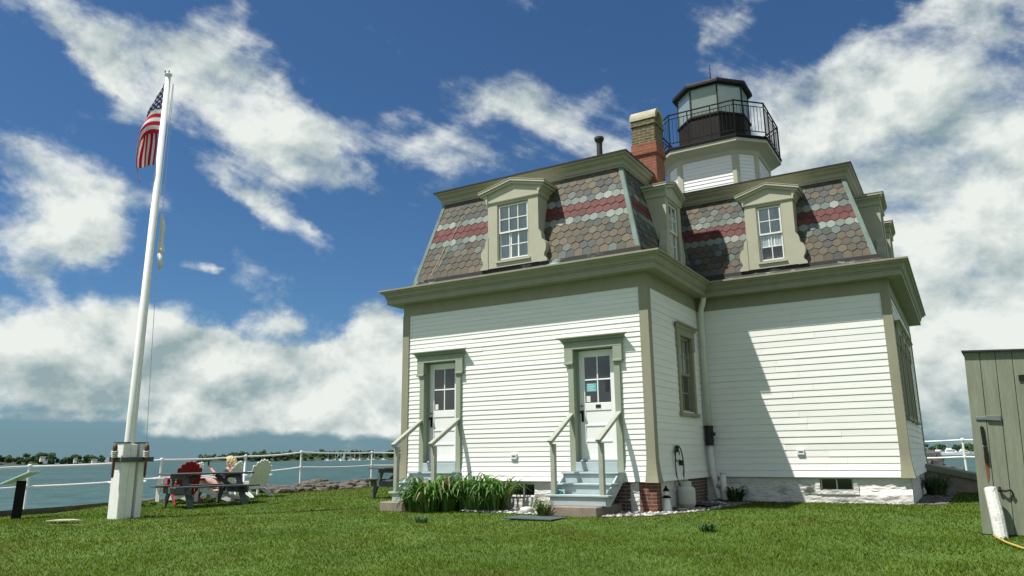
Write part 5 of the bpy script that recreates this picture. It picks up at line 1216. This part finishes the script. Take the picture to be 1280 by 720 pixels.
def build_world():
    w = bpy.data.worlds.new('World'); scene.world = w; w.use_nodes = True; nt = w.node_tree; N = nt.nodes; L = nt.links
    bg = N['Background']; bg.inputs[1].default_value = SKY
    sky = N.new('ShaderNodeTexSky'); sky.sky_type = 'NISHITA'; sky.sun_disc = False; sky.sun_elevation = EL; sky.sun_rotation = AZ % (2*PI); sky.air_density = 1.0; sky.dust_density = .4; sky.ozone_density = 3.0
    def mth(op, a, b=None, c=None, clamp=False):
        n = N.new('ShaderNodeMath'); n.operation = op; n.use_clamp = clamp
        for i, q in enumerate((a, b, c)):
            if q is None: continue
            if isinstance(q, (int, float)): n.inputs[i].default_value = q
            else: L.new(q, n.inputs[i])
        return n.outputs[0]
    tc = N.new('ShaderNodeTexCoord'); D_ = tc.outputs['Generated']; sp = N.new('ShaderNodeSeparateXYZ'); L.new(D_, sp.inputs[0])
    az = mth('ARCTAN2', sp.outputs[0], sp.outputs[1]); el = mth('ARCSINE', sp.outputs[2])
    sc_ = N.new('ShaderNodeVectorMath'); sc_.operation = 'MULTIPLY'; L.new(D_, sc_.inputs[0]); sc_.inputs[1].default_value = (1, 1, 1.35); P = sc_.outputs[0]
    def fbm(vec, scale, detail=8, rough=.58, dist=0.):
        n = N.new('ShaderNodeTexNoise'); n.inputs['Scale'].default_value = scale; n.inputs['Detail'].default_value = detail; n.inputs['Roughness'].default_value = rough; n.inputs['Distortion'].default_value = dist; L.new(vec, n.inputs['Vector']); return n
    # warp of the cloud map
    wn = fbm(P, 5.5, 6, .62); ws = N.new('ShaderNodeSeparateColor'); L.new(wn.outputs['Color'], ws.inputs[0])
    ac = N.new('ShaderNodeCombineXYZ')
    L.new(mth('ADD', az, mth('MULTIPLY', mth('SUBTRACT', ws.outputs[0], .5), .17)), ac.inputs[0]); L.new(mth('ADD', el, mth('MULTIPLY', mth('SUBTRACT', ws.outputs[1], .5), mth('ADD', .012, mth('MULTIPLY', mth('MAXIMUM', el, 0.), .16)))), ac.inputs[1])
    cover = None
    for (a, e, sx_, sy_, rot, wt) in CLOUDS:
        mp = N.new('ShaderNodeMapping'); mp.vector_type = 'TEXTURE'; mp.inputs['Location'].default_value = (a, e, 0); mp.inputs['Rotation'].default_value = (0, 0, math.radians(rot)); mp.inputs['Scale'].default_value = (sx_*1.45, sy_*1.45, 1)
        L.new(ac.outputs[0], mp.inputs[0]); g = N.new('ShaderNodeTexGradient'); g.gradient_type = 'SPHERICAL'; L.new(mp.outputs[0], g.inputs[0])
        cover = mth('MULTIPLY', g.outputs['Fac'], wt) if cover is None else mth('MULTIPLY_ADD', g.outputs['Fac'], wt, cover)
    # sky out of view: clouds added to brighten pane reflections and fill light
    away = mth('GREATER_THAN', mth('ABSOLUTE', mth('ADD', az, .53)), .80); gen = mth('MULTIPLY', mth('MULTIPLY', fbm(P, 2.2, 4).outputs['Fac'], 1.5), away)
    cover = mth('MINIMUM', mth('ADD', cover, gen), 1.15)
    n1 = fbm(P, 8.5, 10, .58, .15).outputs['Fac']; n2 = fbm(P, 30., 8, .65).outputs['Fac']
    dens = mth('ADD', mth('MULTIPLY', cover, 1.12), mth('ADD', mth('MULTIPLY', mth('SUBTRACT', n1, .5), 2.3), mth('MULTIPLY', mth('SUBTRACT', n2, .5), .7)))
    # high wisps are combed along the wind
    vv = N.new('ShaderNodeVectorMath'); vv.operation = 'DOT_PRODUCT'; L.new(P, vv.inputs[0]); vv.inputs[1].default_value = (.67,.53,-.52)
    v2 = N.new('ShaderNodeVectorMath'); v2.operation = 'SCALE'; v2.inputs[0].default_value = (.67,.53,-.52); L.new(mth('MULTIPLY', vv.outputs['Value'], -.68), v2.inputs['Scale'])
    v3 = N.new('ShaderNodeVectorMath'); v3.operation = 'ADD'; L.new(P, v3.inputs[0]); L.new(v2.outputs[0], v3.inputs[1])
    n4 = fbm(v3.outputs[0], 13., 9, .62, .3).outputs['Fac']
    hi_ = N.new('ShaderNodeMapRange'); hi_.inputs[1].default_value = .16; hi_.inputs[2].default_value = .36; L.new(el, hi_.inputs[0])
    dens = mth('ADD', dens, mth('MULTIPLY', mth('SUBTRACT', mth('MULTIPLY', mth('SUBTRACT', n4, .5), 2.6), .10), hi_.outputs[0]))
    mr = N.new('ShaderNodeMapRange'); mr.interpolation_type = 'SMOOTHSTEP'; mr.inputs[1].default_value = .20; L.new(dens, mr.inputs[0]); L.new(mth('MULTIPLY_ADD', hi_.outputs[0], .55, .95), mr.inputs[2]); mask = mth('MULTIPLY', mr.outputs[0], mth('GREATER_THAN', el, -.002))
    # light and shade inside the clouds: density towards the sun is compared with density here
    off = N.new('ShaderNodeVectorMath'); off.operation = 'ADD'; L.new(P, off.inputs[0]); off.inputs[1].default_value = (-.010,-.012,.045)
    n3 = fbm(off.outputs[0], 8.5, 6, .58, .15).outputs['Fac']; lit = mth('SUBTRACT', n1, n3)
    thick = N.new('ShaderNodeMapRange'); thick.inputs[1].default_value = .7; thick.inputs[2].default_value = 2.0; L.new(dens, thick.inputs[0])
    big = fbm(P, 3.2, 4).outputs['Fac']
    low = N.new('ShaderNodeMapRange'); low.inputs[1].default_value = .16; low.inputs[2].default_value = .0; L.new(el, low.inputs[0])
    t = mth('ADD', mth('MULTIPLY', lit, 3.6), mth('SUBTRACT', mth('SUBTRACT', .93, mth('MULTIPLY', thick.outputs[0], .38)), mth('MULTIPLY', mth('SUBTRACT', big, .45), .8)))
    t = mth('SUBTRACT', t, mth('MULTIPLY', low.outputs[0], .22), clamp=True)
    cm = N.new('ShaderNodeMix'); cm.data_type = 'RGBA'; L.new(t, cm.inputs[0])
    K = 1/(SKY*2**EXPOSURE)
    cm.inputs[6].default_value = (.30*K,.40*K,.42*K,1); cm.inputs[7].default_value = (.84*K,.88*K,.84*K,1)
    # blue of the sky, cooled and deepened; teal-grey air low over the water
    tint = N.new('ShaderNodeMix'); tint.data_type = 'RGBA'; tint.blend_type = 'MULTIPLY'; tint.inputs[0].default_value = 1; L.new(sky.outputs[0], tint.inputs[6]); tint.inputs[7].default_value = SKYTINT+(1,)
    hz = N.new('ShaderNodeMapRange'); hz.interpolation_type = 'SMOOTHSTEP'; hz.inputs[1].default_value = .17; hz.inputs[2].default_value = -.02; L.new(el, hz.inputs[0])
    hm = N.new('ShaderNodeMix'); hm.data_type = 'RGBA'; L.new(mth('MULTIPLY', hz.outputs[0], .93), hm.inputs[0]); L.new(tint.outputs[2], hm.inputs[6]); hm.inputs[7].default_value = (.155*K,.275*K,.33*K,1)
    mx = N.new('ShaderNodeMix'); mx.data_type = 'RGBA'; L.new(mask, mx.inputs[0]); L.new(hm.outputs[2], mx.inputs[6]); L.new(cm.outputs[2], mx.inputs[7]); L.new(mx.outputs[2], bg.inputs[0])
SKYTINT = (.265,.405,.515)
build_world()

cd = bpy.data.cameras.new('camera'); cam = bpy.data.objects.new('camera', cd); COL.objects.link(cam); scene.camera = cam
cd.sensor_width = 36; cd.sensor_fit = 'HORIZONTAL'; cd.lens = 36*931.9136/1280; cd.clip_end = 20000; cd.clip_start = .1
Rr = ((.85847265,.51272865,-.01157762), (.12246115,-.18301322,.97545345), (-.49802407,.83881792,.21990119))
cam.matrix_world = Matrix(((Rr[0][0], Rr[1][0], -Rr[2][0], 4.67868), (Rr[0][1], Rr[1][1], -Rr[2][1], -12.64921), (Rr[0][2], Rr[1][2], -Rr[2][2], .46329), (0,0,0,1)))
vs = scene.view_settings; vs.view_transform = 'Standard'; vs.look = 'None'; vs.gamma = 1; vs.use_curve_mapping = False; vs.exposure = EXPOSURE
scene.render.resolution_x = 1024; scene.render.resolution_y = 576
scene.cycles.max_bounces = 8; scene.cycles.transparent_max_bounces = 12
